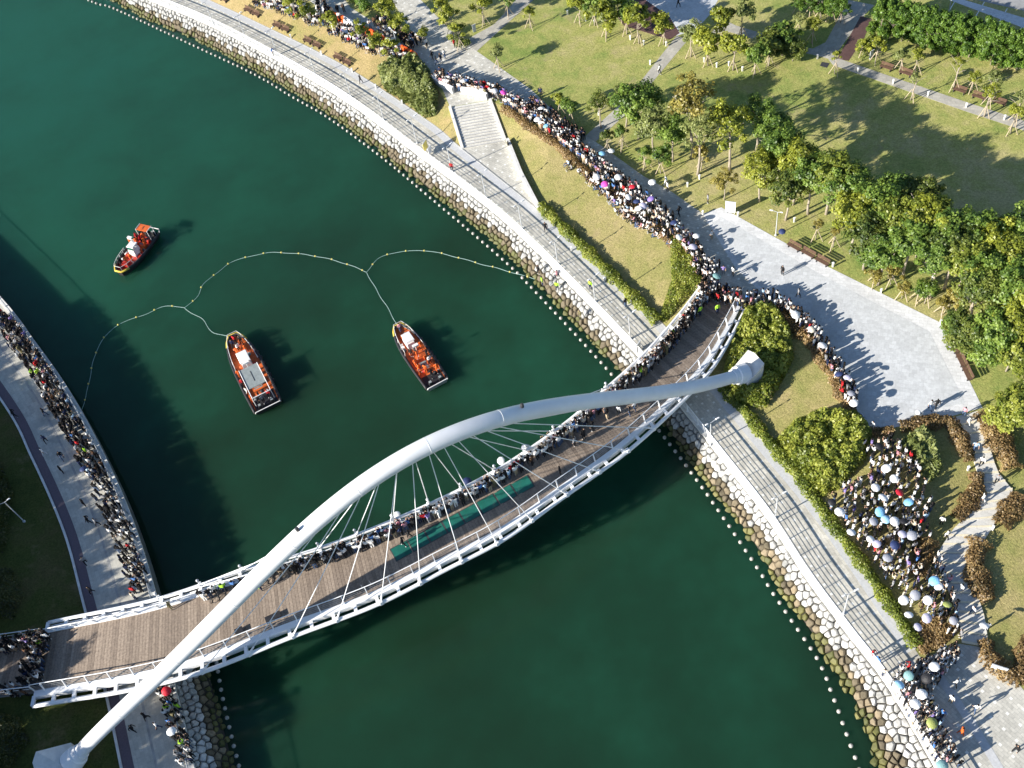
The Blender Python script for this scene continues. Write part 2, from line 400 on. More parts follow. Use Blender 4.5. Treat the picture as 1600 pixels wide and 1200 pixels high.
def cdt(lines, bounds, name, mat):
    vs = []; z = []; es = []
    for L in lines + [bounds]:
        b = len(vs)
        for p in L: vs.append(Vector((p[0], p[1]))); z.append(p[2])
        n = len(L)
        es += [(b + i, b + i + 1) for i in range(n - 1)]
        if L is bounds: es.append((b + n - 1, b))
    r = delaunay_2d_cdt(vs, es, [], 1, 0.01)
    zz = []
    for k, o in enumerate(r[3]): zz.append(np.mean([z[i] for i in o]) if o else ZP)
    me = bpy.data.meshes.new(name)
    fs = [tuple(f) for f in r[2]]
    me.from_pydata([(v.x, v.y, h) for v, h in zip(r[0], zz)], [], fs)
    me.materials.append(MATS[mat]); me.update()
    return me
UW = np.array([P(x, y, ZU) for x, y in UL]); BW = np.array([P(x, y, ZP) for x, y in BL])
mid_inn = [p for p in INN if p[1] > 33.5]
far = [(520, -120, ZU), (560, 700, ZU), (-330, 760, ZU)]
bounds = [tuple(p) for p in COP] + [(COP[-1][0] + 60, COP[-1][1] - 60, ZP), (140, -60, ZP)] + far
spl = resample(np.array([(1488, 652), (1503, 675), (1518, 708), (1530, 750), (1530, 775), (1508, 808), (1490, 826), (1475, 848), (1464, 868), (1470, 895), (1485, 930), (1498, 965), (1503, 1004)], float), n=25)
spr = resample(np.array([(1528, 642), (1532, 667), (1546, 697), (1560, 738), (1584, 770), (1566, 796), (1550, 825), (1537, 845), (1520, 868), (1512, 895), (1525, 925), (1538, 962), (1545, 1011)], float), n=25)
def zstep(i): return ZU - (ZU - ZP) * i / 24 - 0.12
SPL = [tuple(P(*spl[i], zstep(i))) for i in range(1, 24)]; SPR = [tuple(P(*spr[i], zstep(i))) for i in range(1, 24)]
STAIR_FOOT = [P(723, 233, ZP), P(790, 221, ZP), P(843, 329, ZP)]
right_me = cdt([mid_inn, SPL, SPR, [tuple(p) for p in STAIR_FOOT], [tuple(p) for p in UW], [tuple(p) for p in BW], [(200, 40, ZU), (300, 300, ZU), (0, 420, ZU), (100, 200, ZU), (90, 110, ZU)]], bounds, 'park_ground', 'lawn')
for p in right_me.polygons:
    if p.normal.z < 0: p.flip()
right_me.materials.append(MATS['lawn_dry']); right_me.materials.append(MATS['lawn_slope'])
for p in right_me.polygons:
    if ZP - .1 < p.center.z < ZU - .02: p.material_index = 1 if p.center.y > 104 and J(p.center)[0] < 712 else 2
park = tag(link_mesh('park_ground', right_me), kind='structure')

# left bank
LQ = [(-130, 330), (0, 467), (50, 532), (100, 603), (150, 692), (200, 803), (243, 940), (268, 1065), (300, 1200), (325, 1330)]
LK = [(-150, 420), (0, 622), (50, 715), (100, 830), (130, 940), (165, 1080), (190, 1200), (215, 1330)]
lq = np.array([P(x, y, ZP) for x, y in LQ]); lk = np.array([P(x, y, ZP) for x, y in LK])
lq = np.vstack([lq[0] + (lq[0] - lq[1]) * 6, lq, lq[-1] + (lq[-1] - lq[-2]) * 5]); lk = np.vstack([lk[0] + (lk[0] - lk[1]) * 5, lk, lk[-1] + (lk[-1] - lk[-2]) * 5])
QUAY = resample(lq, step=1.0); KERB = resample(lk, step=1.0)
LU = np.array([tuple(P(x, y, 3.3)) for x, y in ((-260, 560), (-60, 760), (20, 900), (50, 1000), (70, 1100), (90, 1250), (110, 1380))])
LU = np.vstack([LU[0] + (LU[0] - LU[1]) * 4, LU, LU[-1] + (LU[-1] - LU[-2]) * 4])
bl = [tuple(p) for p in QUAY] + [(-60, -200, ZP), (-420, -200, 3.3), (-420, 420, 3.3)]
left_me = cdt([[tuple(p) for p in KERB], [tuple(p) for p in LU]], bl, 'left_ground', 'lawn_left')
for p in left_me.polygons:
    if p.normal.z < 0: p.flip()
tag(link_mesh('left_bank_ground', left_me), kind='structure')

# ------------------------------------------------------------------ bridge lines
NPX = [(75, 972), (245, 938), (390, 890), (500, 857), (625, 808), (760, 742), (870, 668), (950, 600), (1010, 545), (1060, 490), (1100, 440)]
SPX = [(50, 1103), (200, 1080), (320, 1050), (460, 995), (590, 945), (700, 888), (790, 840), (880, 775), (980, 702), (1060, 628), (1110, 575), (1140, 528), (1163, 485)]
def zdeck(t): return ZU + 0.02 + 2.9 * 4 * np.clip(t, 0, 1) * (1 - np.clip(t, 0, 1))
def girder(px):
    k = len(px) - 1
    g = np.array([P(x, y, zdeck(i / k)) for i, (x, y) in enumerate(px)])
    g = resample(g, n=301); t = np.linspace(0, 1, 301); g[:, 2] = zdeck(t); return g
GN, GS = girder(NPX), girder(SPX)
DN, DS = GN + (GS - GN) * 0.14, GS + (GN - GS) * 0.17          # edges of the walking deck
def at(line, t):
    x = t * 300.0
    if x < 0: return line[0] + (line[0] - line[10]) * (-x / 10) * np.array([1, 1, 0])
    i = min(int(x), 299); return line[i] + (line[i + 1] - line[i]) * (x - i)
T_END = -0.16
tt = np.concatenate([np.linspace(T_END, 0, 30, endpoint=False), np.linspace(0, 1, 151)])
ZN = np.array([at(DN, t) for t in tt]); ZS = np.array([at(DS, t) for t in tt])

# walkable surfaces for placing things
def tri_of(me):
    return [Vector(v.co) for v in me.vertices], [tuple(p.vertices) for p in me.polygons]
_v1, _f1 = tri_of(right_me); _v2, _f2 = tri_of(left_me)
nd = len(tt)
_v3 = [Vector(p) for p in ZN] + [Vector(p) for p in ZS]; _f3 = [(i, i + 1, nd + i + 1, nd + i) for i in range(nd - 1)]
def bvh(*parts):
    v = []; f = []
    for a, b in parts:
        k = len(v); v += a; f += [tuple(i + k for i in q) for q in b]
    return BVHTree.FromPolygons(v, f)
WALK = bvh((_v1, _f1), (_v2, _f2), (_v3, _f3)); LAND = bvh((_v1, _f1), (_v2, _f2))
def G(x, y, tree=None):
    d = FW + RT * (x - 800) / F_PX - UP * (y - 600) / F_PX
    h = (tree or LAND).ray_cast(Vector((0, 0, CAM_H)), Vector(d).normalized())
    return np.array(h[0]) if h[0] is not None else P(x, y, ZP)
def zat(x, y, tree=None):
    h = (tree or LAND).ray_cast(Vector((x, y, 90)), Vector((0, 0, -1)))
    return h[0].z if h[0] is not None else ZP
def poly_px(pts, tree=None): return [G(x, y) for x, y in pts]
def drape(name, pts, mat, dz, ang=0.0, parent=None, kind='structure', thick=0.12, sub=None):
    """a paved sheet on the ground; pts are world points"""
    pts = [np.array(p) for p in pts]
    mb = MB(); mb.prism([(p[0], p[1]) for p in pts], [p[2] - thick for p in pts], [p[2] + dz for p in pts])
    me = mb.mesh(name, mat); planar_uv(me, ang)
    o = link_mesh(name, me, parent)
    if kind and parent is None: tag(o, kind=kind)
    return o

# ------------------------------------------------------------------ water
mb = MB(); N = 24
xs = np.linspace(-420, 420, N); ys = np.linspace(-260, 760, N)
mb.add([(x, y, 0.0) for y in ys for x in xs], [(j * N + i, j * N + i + 1, (j + 1) * N + i + 1, (j + 1) * N + i) for j in range(N - 1) for i in range(N - 1)])
tag(mb.build('water', 'water'), kind='structure')

# ------------------------------------------------------------------ right promenade
def nearest(line, p):
    d = np.hypot(line[:, 0] - p[0], line[:, 1] - p[1]); i = int(np.argmin(d)); best = None
    for k in (i - 1, i):
        if 0 <= k < len(line) - 1:
            a, b = line[k], line[k + 1]; ab = (b - a)[:2]
            t = np.clip(((np.asarray(p[:2]) - a[:2]) @ ab) / (ab @ ab), 0, 1); q = a + (b - a) * t
            dd = np.hypot(*(q[:2] - np.asarray(p[:2])))
            if best is None or dd < best[0]: best = (dd, q)
    return best[1]
i_end = int(np.argmin(np.hypot(COP[:, 0] - P(1392, 1072, ZP)[0], COP[:, 1] - P(1392, 1072, ZP)[1])))
A = offset(COP[:i_end + 1], -0.30, 0.012)
B = np.array([nearest(INN, p) for p in A]); B[:, 2] = ZP + 0.012
tag(ribbon(A, B, 'promenade', 'promenade_paving'), kind='structure')
ki = [k for k in range(len(INN)) if INN[k][1] > 33.5]
kk = INN[ki]
Ka = offset(kk, 0.0, 0.02); Kb = offset(kk, 0.95, 0.02)
# leave the kerb strip open at the foot of the stairs only in level, it runs through
tag(ribbon(Ka, Kb, 'promenade_edge_strip', 'kerb_strip', thick=0.0), kind='structure')
tag(ribbon(offset(kk, -0.12, 0.07), offset(kk, 0.0, 0.07), 'promenade_kerb', 'grey_concrete', thick=0.3), kind='structure')
# coping of the river wall
tag(ribbon(offset(COP, -0.28, 0.10), offset(COP, 0.2, 0.10), 'river_coping', 'white_concrete', thick=0.5), kind='structure')

# landing at the stair foot and the lower plaza
drape('stair_landing', [P(722, 233, ZP), P(790, 221, ZP), P(842, 328, ZP), P(800, 296, ZP), P(760, 264, ZP)], 'path_paving', 0.016, -0.9)
lp = [P(1392, 1072, ZP), P(1440, 1030, ZP), P(1500, 1006, ZP), P(1545, 1013, ZP), P(1600, 1079, ZP), P(1700, 1161, ZP), P(1850, 1332, ZP), np.array([70, -20, ZP]), np.array([COP[-1][0], COP[-1][1], ZP])]
lo = offset(COP[i_end:], -0.32)
lp = [*lp[:-2], np.array([60, 0, ZP])] + [p for p in lo[::-1]]
drape('lower_plaza', lp, 'path_paving', 0.008, -1.1)
b0 = np.array([P(1455, 1050, ZP + 0.02), P(1500, 1115, ZP + 0.02), P(1560, 1212, ZP + 0.02), P(1620, 1320, ZP + 0.02)]); b0 = resample(b0, n=30); b0[:, 2] = ZP + 0.02
tag(ribbon(b0, offset(b0, -0.75), 'lower_plaza_strip', 'kerb_strip'), kind='structure')

# ------------------------------------------------------------------ riprap: every stone its own edges
def clip_cell(pts, i, near):
    poly = [(pts[i][0] - 1.4, pts[i][1] - 1.4), (pts[i][0] + 1.4, pts[i][1] - 1.4), (pts[i][0] + 1.4, pts[i][1] + 1.4), (pts[i][0] - 1.4, pts[i][1] + 1.4)]
    for j in near:
        mx, my = (pts[i] + pts[j]) / 2; nx, ny = pts[j] - pts[i]; out = []
        for k in range(len(poly)):
            a, b = poly[k], poly[(k + 1) % len(poly)]
            da = (a[0] - mx) * nx + (a[1] - my) * ny; db = (b[0] - mx) * nx + (b[1] - my) * ny
            if da <= 0: out.append(a)
            if (da < 0) != (db < 0):
                t = da / (da - db); out.append((a[0] + (b[0] - a[0]) * t, a[1] + (b[1] - a[1]) * t))
        poly = out
        if len(poly) < 3: return None
    return poly
def riprap(name, top, side, width, s0, s1, label_root, size=0.74, seed=1, moss_at=0.2, white_at=0.46, limit=300):
    """stones on the slope below line `top`; side=+1 water to the right of travel"""
    r = np.random.default_rng(seed)
    seg = np.concatenate([[0], np.cumsum(np.linalg.norm(np.diff(top[:, :2], axis=0), axis=1))])
    nrm = normals2(top) * side
    def surf(u, v):                                   # v: 0 at coping, 1 at the water's edge, beyond is under water
        c = np.array([np.interp(u, seg, top[:, k]) for k in range(2)]); n = np.array([np.interp(u, seg, nrm[:, k]) for k in range(2)])
        w = width(u); q = c + n * (0.25 + v * w)
        return np.array([q[0], q[1], 2.25 - 2.2 * v])
    pts = []
    nu = int((s1 - s0) / size)
    for a in range(nu):
        w = width(s0 + a * size); L = math.hypot(w, 2.2) * 1.18; nv = max(3, int(round(L / (size * 0.9))))
        for b in range(nv + 1):
            pts.append((s0 + (a + 0.5 * (b % 2)) * size + r.uniform(-.27, .27) * size, (b + 0.35 + r.uniform(-.28, .28)) * L / nv))
    pts = np.array(pts)
    root = empty(name, surf(s0, 0.5)); cells = []
    order = np.argsort(pts[:, 0]); sp = pts[order]
    for ii in range(len(sp)):
        lo_ = np.searchsorted(sp[:, 0], sp[ii][0] - 1.9); hi_ = np.searchsorted(sp[:, 0], sp[ii][0] + 1.9)
        near = [j for j in range(lo_, hi_) if j != ii and abs(sp[j][1] - sp[ii][1]) < 1.9]
        c = clip_cell(sp, ii, near)
        if c:
            lmax = math.hypot(width(sp[ii][0]), 2.2) * 1.2
            for sign, lim in ((-1, 0.02), (1, lmax)):          # keep the cells on the slope
                out = []
                for k in range(len(c)):
                    a_, b_ = c[k], c[(k + 1) % len(c)]; da = sign * (a_[1] - lim); db = sign * (b_[1] - lim)
                    if da <= 0: out.append(a_)
                    if (da < 0) != (db < 0):
                        t = da / (da - db); out.append((a_[0] + (b_[0] - a_[0]) * t, a_[1] + (b_[1] - a_[1]) * t))
                c = out
                if len(c) < 3: break
        if c and len(c) >= 3: cells.append((sp[ii], c))
    built = []
    for ctr, c in cells:
        u0, l0 = ctr; w = width(u0); L = math.hypot(w, 2.2)
        if l0 / L > 1.07 + r.uniform(-.05, .06): continue
        cz = np.mean(c, axis=0); k = r.uniform(0.80, 0.93)
        base = [cz + (np.array(q) - cz) * k for q in c]
        # drop near-duplicate corners
        b2 = []
        for q in base:
            if not b2 or np.hypot(*(q - b2[-1])) > 0.10: b2.append(q)
        if len(b2) > 2 and np.hypot(*(b2[0] - b2[-1])) < 0.10: b2.pop()
        if len(b2) < 3: continue
        hgt = r.uniform(-0.04, 0.2); tl = r.uniform(-.22, .22, 2)
        nvec = np.array([0, 0, 1.0]); P0 = surf(u0, l0 / L)
        n2 = np.array([np.interp(u0, seg, nrm[:, k2]) for k2 in range(2)]); nv3 = np.array([n2[0] * 2.2, n2[1] * 2.2, w]); nv3 /= np.linalg.norm(nv3)
        rings = []
        for kk_, h in ((1.0, -0.25), (1.0, hgt - 0.09), (0.74, hgt + 0.03)):
            ring = []
            for q in b2:
                qq = cz + (q - cz) * kk_
                ring.append(surf(qq[0], qq[1] / L) + nv3 * (h + (tl @ (q - cz)) + (r.uniform(-.03, .03) if kk_ < 1 else 0)) - P0)
            rings.append(ring)
        n = len(b2); vs = [tuple(x) for ring in rings for x in ring] + [tuple(surf(cz[0], cz[1] / L) + nv3 * (hgt + 0.05) - P0)]
        fs = []
        for a in range(2):
            for q in range(n): fs.append((a * n + q, a * n + (q + 1) % n, (a + 1) * n + (q + 1) % n, (a + 1) * n + q))
        for q in range(n): fs.append((2 * n + q, 2 * n + (q + 1) % n, 3 * n))
        f = l0 / L + r.uniform(-.09, .09)
        mat = 'stone_white' if f < 1 - white_at else ('stone_brown' if f < 1 - moss_at else 'stone_moss')
        built.append((ppm(P0), P0, vs, fs, mat))
    built.sort(key=lambda q: -q[0])
    vis = [q for q in built if -60 < J(q[1])[0] < 1660 and -60 < J(q[1])[1] < 1260]
    ids = set(id(q) for q in vis[:limit])
    rest = {'stone_white': MB(), 'stone_brown': MB(), 'stone_moss': MB()}
    for q in built:
        sc_, P0, vs, fs, mat = q
        # consistent outward winding
        if id(q) in ids:
            o = MB().add(vs, fs).build('stone', mat, root); o.location = tuple(P0 - np.array(root.location))
        else:
            rest[mat].add([np.array(v) + P0 - np.array(root.location) for v in vs], fs)
    allm = MB(); keys = list(rest)
    for i, k_ in enumerate(keys):
        allm.add(rest[k_].v, rest[k_].f, i)
    if allm.v:
        tag(allm.build('stone_facing', keys, root), kind='stuff')
    for o in [root] + list(root.children):
        if o.type == 'MESH':
            bm = bmesh.new(); bm.from_mesh(o.data); bmesh.ops.recalc_face_normals(bm, faces=bm.faces); bm.to_mesh(o.data); bm.free()
    return root
segc = np.concatenate([[0], np.cumsum(np.linalg.norm(np.diff(COP[:, :2], axis=0), axis=1))])
def s_at(px, py):
    p = P(px, py, ZP); return segc[int(np.argmin(np.hypot(COP[:, 0] - p[0], COP[:, 1] - p[1])))]
wx = [s_at(240, 0), s_at(732, 297), s_at(1200, 805), s_at(1325, 985), s_at(1390, 1070), s_at(1465, 1197), segc[-1]]
wv = [1.9, 1.95, 1.95, 2.1, 2.7, 4.0, 4.8]
def wr(u): return float(np.interp(u, wx, wv))
rr = riprap('riprap_slope', COP, 1, wr, s_at(240, 0) - 22, s_at(1465, 1197) + 9, 'r', seed=3)
tag(rr, kind='structure')
# solid bank under the stones so that no gap shows water
u_ = np.arange(0, len(COP)); top_ = offset(COP, 0.2); top_[:, 2] = 2.0
low_ = COP.copy(); low_[:, :2] += normals2(COP) * (0.25 + np.array([wr(segc[i]) for i in u_]) * 1.3)[:, None]; low_[:, 2] = -0.9
tag(ribbon(top_, low_, 'bank_core', 'bank_gap'), kind='structure')

# left: quay wall, ledge and riprap below the bridge
def s_on(line, px, py, z=ZP):
    p = P(px, py, z); return int(np.argmin(np.hypot(line[:, 0] - p[0], line[:, 1] - p[1])))
qi = s_on(QUAY, 262, 1040)
QA = QUAY[:qi + 1]
w_ = ribbon(offset(QA, 0.35, 0.10), offset(QA, -0.25, 0.10), 'quay_coping', 'white_concrete', thick=0.4); tag(w_, kind='structure')
mb = MB(); n = len(QA); a = offset(QA, 0.0); 
mb.add([(p[0], p[1], 2.3) for p in offset(QA, -0.05)] + [(p[0], p[1], -1.2) for p in offset(QA, -0.12)], [(i, i + 1, n + i + 1, n + i) for i in range(n - 1)])
tag(mb.build('quay_wall', 'wet_concrete'), kind='structure')
QB = QUAY[qi:]
tag(ribbon(offset(QB, 0.32, 0.10), offset(QB, -0.25, 0.10), 'left_coping', 'white_concrete', thick=0.5), kind='structure')
segq = np.concatenate([[0], np.cumsum(np.linalg.norm(np.diff(QUAY[:, :2], axis=0), axis=1))])
rl = riprap('left_riprap_slope', QUAY, -1, lambda u: 2.7, segq[qi] + 0.5, segq[s_on(QUAY, 300, 1200)] + 12, 'l', seed=5, limit=120)
tag(rl, kind='structure')
top_ = offset(QB, -0.2); top_[:, 2] = 2.0; low_ = offset(QB, -4.3); low_[:, 2] = -0.9
tag(ribbon(top_, low_, 'left_bank_core', 'bank_gap'), kind='structure')
# left promenade: paving, dark band, kerb
A = offset(QUAY, 0.35, 0.012); B = np.array([nearest(KERB, p) for p in A]); B[:, 2] = ZP + 0.012
tag(ribbon(A, B, 'left_promenade', 'left_paving'), kind='structure')
tag(ribbon(offset(KERB, -1.15, 0.02), offset(KERB, -0.12, 0.02), 'left_dark_band', 'kerb_purple'), kind='structure')
tag(ribbon(offset(KERB, -0.12, 0.14), offset(KERB, 0.12, 0.14), 'left_kerb', 'white_concrete', thick=0.3), kind='structure')
M1 = np.array([nearest(KERB, p) for p in QUAY]); M1 = QUAY * 0.5 + M1 * 0.5; M1[:, 2] = ZP + 0.02
tag(ribbon(offset(M1, -0.12), offset(M1, 0.12), 'left_drain_line', 'grey_concrete'), kind='structure')

# ------------------------------------------------------------------ park paths and plaza
Z2 = ZU
def U(x, y): return P(x, y, Z2)
drape('crowd_path', [U(*p) for p in ((405, -45), (480, -2), (520, 30), (585, 66), (640, 97), (672, 117), (690, 136), (703, 167), (766, 156), (775, 152), (800, 168), (862, 208), (922, 258), (987, 308), (1047, 358), (1088, 408), (1104, 446), (1168, 474), (1200, 466), (1258, 500), (1190, 420), (1105, 345), (1098, 334), (1050, 300), (1005, 275), (940, 228), (880, 188), (830, 140), (745, 80), (722, 66), (650, -8), (600, -60), (560, -100), (545, -95), (606, -10), (640, 45), (655, 62), (590, 38), (548, 12), (510, -40))], 'path_paving', 0.012, -0.75)
plz = [(1098, 334), (1127, 324), (1290, 415), (1471, 505), (1535, 637), (1470, 655), (1380, 671), (1356, 671), (1331, 627), (1311, 573), (1257, 502), (1200, 467), (1150, 420)]
drape('plaza_border', [U(*p) for p in plz], 'plaza_border', 0.018, -0.45)
plz2 = [(1112, 348), (1128, 340), (1284, 430), (1452, 518), (1508, 630), (1460, 640), (1380, 662), (1358, 662), (1334, 625), (1314, 571), (1260, 500), (1204, 464), (1160, 420)]
drape('plaza', [U(*p) for p in plz2], 'plaza_paving', 0.026, -0.45)
# narrow ways over the lawns
drape('lawn_path', [U(*p) for p in ((1057, 56), (1075, 62), (1014, 135), (998, 131))], 'narrow_path', 0.012, 0.9)
drape('lawn_path', [U(*p) for p in ((975, 158), (990, 164), (985, 172), (930, 222), (915, 212))], 'narrow_path', 0.012, 0.9)
drape('lawn_path', [U(*p) for p in ((722, 66), (745, 80), (800, 30), (838, -4), (860, -40), (820, -45), (800, 8), (772, 38))], 'narrow_path', 0.016, 0.9)
drape('tree_court', [U(*p) for p in ((985, -12), (1130, -14), (1108, 24), (1088, 46), (1057, 56), (1046, 30), (990, 8))], 'plaza_paving', 0.012, 0.5)
drape('tree_court_deck', [U(*p) for p in ((960, 22), (1000, -6), (1046, 26), (1062, 52), (1046, 62), (975, 40))], 'maroon_deck', 0.02, 0.5)
drape('east_path', [U(*p) for p in ((1326, 0), (1366, 8), (1352, 22), (1300, 93), (1272, 86), (1247, 80), (1248, 72), (1270, 76), (1290, 66))], 'narrow_path', 0.012, 0.9)
drape('east_path', [U(*p) for p in ((1294, 92), (1312, 92), (1405, 124), (1520, 163), (1610, 192), (1720, 226), (1716, 240), (1600, 204), (1515, 176), (1400, 136), (1302, 102))], 'narrow_path', 0.016, -0.45)
drape('east_path', [U(*p) for p in ((1130, 30), (1150, 40), (1200, 55), (1196, 66), (1140, 50), (1110, 52))], 'narrow_path', 0.014, 0.0)
drape('east_deck', [U(*p) for p in ((1345, 25), (1362, 30), (1350, 60), (1326, 95), (1308, 92))], 'maroon_deck', 0.02, 0.9)
drape('car_park', [U(*p) for p in ((1440, -20), (1700, 40), (1700, -40), (1560, -90), (1420, -60))], 'asphalt', 0.012, 0.0)
drape('car_park_kerb', [U(*p) for p in ((1425, -22), (1440, -20), (1700, 58), (1700, 72), (1600, 44))], 'plaza_border', 0.02, 0.0)
for x in (1480, 1520, 1556, 1590):
    a = U(x, 22 + (x - 1480) * 0.28); b_ = U(x + 18, -8 + (x - 1480) * 0.28)
    d = (b_ - a); nn = np.array([-d[1], d[0], 0]); nn /= np.linalg.norm(nn); nn *= 0.06
    drape('parking_line', [a - nn, a + nn, b_ + nn, b_ - nn], 'road_paint', 0.017)
drape('drain_cover', [U(*p) for p in ((1284, 97), (1296, 99), (1292, 106), (1281, 103))], 'dark_metal', 0.03)

# ------------------------------------------------------------------ stairs
st = empty('park_stairs', P(755, 226, ZP)); tag(st, 'wide pale stone stairs between the promenade and the crowded upper path', 'stairs')
a0, a1 = P(723, 233, ZP), P(790, 221, ZP); c0, c1 = P(703, 168, ZU), P(766, 157, ZU)
NS = 15
def stp(k, w): return (a0 + (c0 - a0) * k / NS) * (1 - w) + (a1 + (c1 - a1) * k / NS) * w
for i in range(NS):
    q = [stp(i, 0.03), stp(i, 0.97), stp(i + 1.12, 0.97), stp(i + 1.12, 0.03)]
    zt = ZP + (i + 1) * (ZU - ZP) / NS + 0.01
    mb = MB(); mb.prism([(p[0] - st.location.x, p[1] - st.location.y) for p in q], zt - 0.45 - st.location.z, zt - st.location.z)
    me = mb.mesh('step', 'stair_paving'); planar_uv(me, -0.2); s_ = link_mesh('step', me, st)
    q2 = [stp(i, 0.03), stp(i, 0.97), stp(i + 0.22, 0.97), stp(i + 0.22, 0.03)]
    MB().prism([(p[0] - st.location.x, p[1] - st.location.y) for p in q2], zt - 0.03 - st.location.z, zt + 0.008 - st.location.z).build('nosing_or_shade_line', 'grey_concrete', s_)  # grey strip on each tread edge paints in the shadow line between steps
def wall_run(pts, h, w, name, mat, parent, base=None):
    L = resample(np.array(pts), step=0.8, sm=False)
    o = np.array(parent.location) if parent else np.zeros(3)
    A_, B_ = offset(L, w / 2, h) - o, offset(L, -w / 2, h) - o
    return ribbon(A_, B_, name, mat, parent, thick=h + 0.6)
wall_run([c0 + [0, 0, 0], a0], 0.28, 0.35, 'side_wall', 'white_concrete', st)
wall_run([c1, a1], 0.35, 0.35, 'side_wall', 'white_concrete', st)
wl_ = empty('retaining_wall', P(843, 329, ZP)); tag(wl_, 'long low white retaining wall beside the sloping lawn and stair landing', 'wall')
wall_run([a1 + np.array([0.3, -0.3, 0]), P(815, 275, ZP), P(843, 329, ZP)], 0.75, 0.4, 'wall_cap', 'white_concrete', wl_)
for pts, lab in (([(676, 127), (690, 137), (709, 146)], 'short white balustrade wall at the top of the stairs, left piece'), ([(722, 146), (742, 149), (762, 156)], 'short white balustrade wall at the top of the stairs, right piece')):
    e = empty('balustrade_wall', U(*pts[1])); tag(e, lab, 'wall', 'balustrade walls above the stairs')
    wall_run([U(*p) for p in pts], 0.95, 0.3, 'wall_panel', 'white_concrete', e)
    wall_run([U(*p) + [0, 0, 0.97] for p in pts], 0.08, 0.42, 'wall_coping', 'white_paint', e)

# stepped path down the hill
sp_root = empty('stepped_path', P(1520, 860, 4.0)); tag(sp_root, 'broad stepped path winding down between brown hedges from the plaza', 'path')
for i in range(24):
    z = ZU - (ZU - ZP) * (i + 0.5) / 24 + 0.05
    q = [P(*spl[i], z), P(*spr[i], z), P(*spr[i + 1], z), P(*spl[i + 1], z)]
    o = np.array(sp_root.location)
    mb = MB(); mb.prism([(p[0] - o[0], p[1] - o[1]) for p in q], z - 0.5 - o[2], z - o[2])
    me = mb.mesh('step', 'stair_paving'); planar_uv(me, -0.6); s_ = link_mesh('step', me, sp_root)
    a, b_ = q[3], q[2]; n_ = (q[0] - q[3]); n_ /= np.linalg.norm(n_); n_ *= 0.2
    mb = MB(); mb.prism([((p - o)[0], (p - o)[1]) for p in (a, b_, b_ + n_, a + n_)], z - 0.05 - o[2], z + 0.012 - o[2]); mb.build('nosing_or_shade_line', 'step_edge', s_)

# ------------------------------------------------------------------ the bridge
br = empty('arch_bridge', (0, 0, 0)); tag(br, 'curved white footbridge with timber deck, slender steel arch and fan of cables', 'bridge')
mb = MB()
k = len(ZN)
mb.add([(p[0], p[1], p[2] - 0.07) for p in ZN] + [(p[0], p[1], p[2] - 0.07) for p in ZS] + [(p[0], p[1], p[2] - 0.75) for p in ZN * 0.75 + ZS * 0.25] + [(p[0], p[1], p[2] - 0.75) for p in ZS * 0.75 + ZN * 0.25],
       [(i, i + 1, k + i + 1, k + i) for i in range(k - 1)] + [(2 * k + i, 3 * k + i, 3 * k + i + 1, 2 * k + i + 1) for i in range(k - 1)] + [(i, 2 * k + i, 2 * k + i + 1, i + 1) for i in range(k - 1)] + [(k + i, k + i + 1, 3 * k + i + 1, 3 * k + i) for i in range(k - 1)])
deck = mb.build('deck', 'dark_metal', br)
NPL = 298; tp = np.linspace(T_END, 1.003, NPL + 1)
for i in range(NPL):
    a, b = at(DN, tp[i] + 0.00012), at(DN, tp[i + 1] - 0.00012); c, d = at(DS, tp[i + 1] - 0.00012), at(DS, tp[i] + 0.00012)
    if tp[i + 1] > 1: b = at(DN, 1.0) + (at(DN, 1.0) - at(DN, .99)) * 0.3; c = at(DS, 1.0) + (at(DS, 1.0) - at(DS, .99)) * 0.3
    o = (a + b + c + d) / 4
    vs = [tuple(q - o) for q in (a, b, c, d)] + [tuple(q - o - [0, 0, 0.06]) for q in (a, b, c, d)]
    p = MB().add(vs, [(3, 2, 1, 0), (0, 1, 5, 4), (1, 2, 6, 5), (2, 3, 7, 6), (3, 0, 4, 7)]).build('plank', 'plank', deck); p.location = tuple(o)
ts = np.linspace(0, 1, 121)
def line_at(L, t): return np.array([at(L, x) for x in t])
def lat(t, w):                       # point across the deck: w=0 at the north girder, 1 at the south girder
    return at(GN, t) * (1 - w) + at(GS, t) * w
def strip_box(w0, w1, z0, z1, name, mat, parent):
    A_ = np.array([lat(t, w0) for t in ts]); B_ = np.array([lat(t, w1) for t in ts]); n = len(ts)
    vs = [tuple(p + [0, 0, z1]) for p in A_] + [tuple(p + [0, 0, z1]) for p in B_] + [tuple(p + [0, 0, z0]) for p in A_] + [tuple(p + [0, 0, z0]) for p in B_]
    fs = []
    for i in range(n - 1):
        fs += [(i, n + i, n + i + 1, i + 1), (i, i + 1, 2 * n + i + 1, 2 * n + i), (n + i, 3 * n + i, 3 * n + i + 1, n + i + 1), (2 * n + i, 2 * n + i + 1, 3 * n + i + 1, 3 * n + i)]
    fs += [(0, 2 * n, 3 * n, n), (n - 1, 2 * n - 1, 4 * n - 1, 3 * n - 1)]
    return MB().add(vs, fs).build(name, mat, parent)
strip_box(0.09, 0.143, -0.55, 0.10, 'edge_girder', 'white_paint', br)
strip_box(0.828, 0.905, -0.55, 0.10, 'edge_girder', 'white_paint', br)
for L, nm in ((GN, 'n'), (GS, 's')):
    pts = line_at(L, ts); pts[:, 2] -= 0.15
    MB().tube(pts, 0.2, 10).build('outer_tube', 'white_paint', br, smooth=True)
    pts = line_at(L, ts) * 0.965 + line_at(GS if nm == 'n' else GN, ts) * 0.035; pts[:, 2] -= 0.42
    MB().tube(pts, 0.1, 8).build('lower_tube', 'white_paint', br, smooth=True)
NO = 40
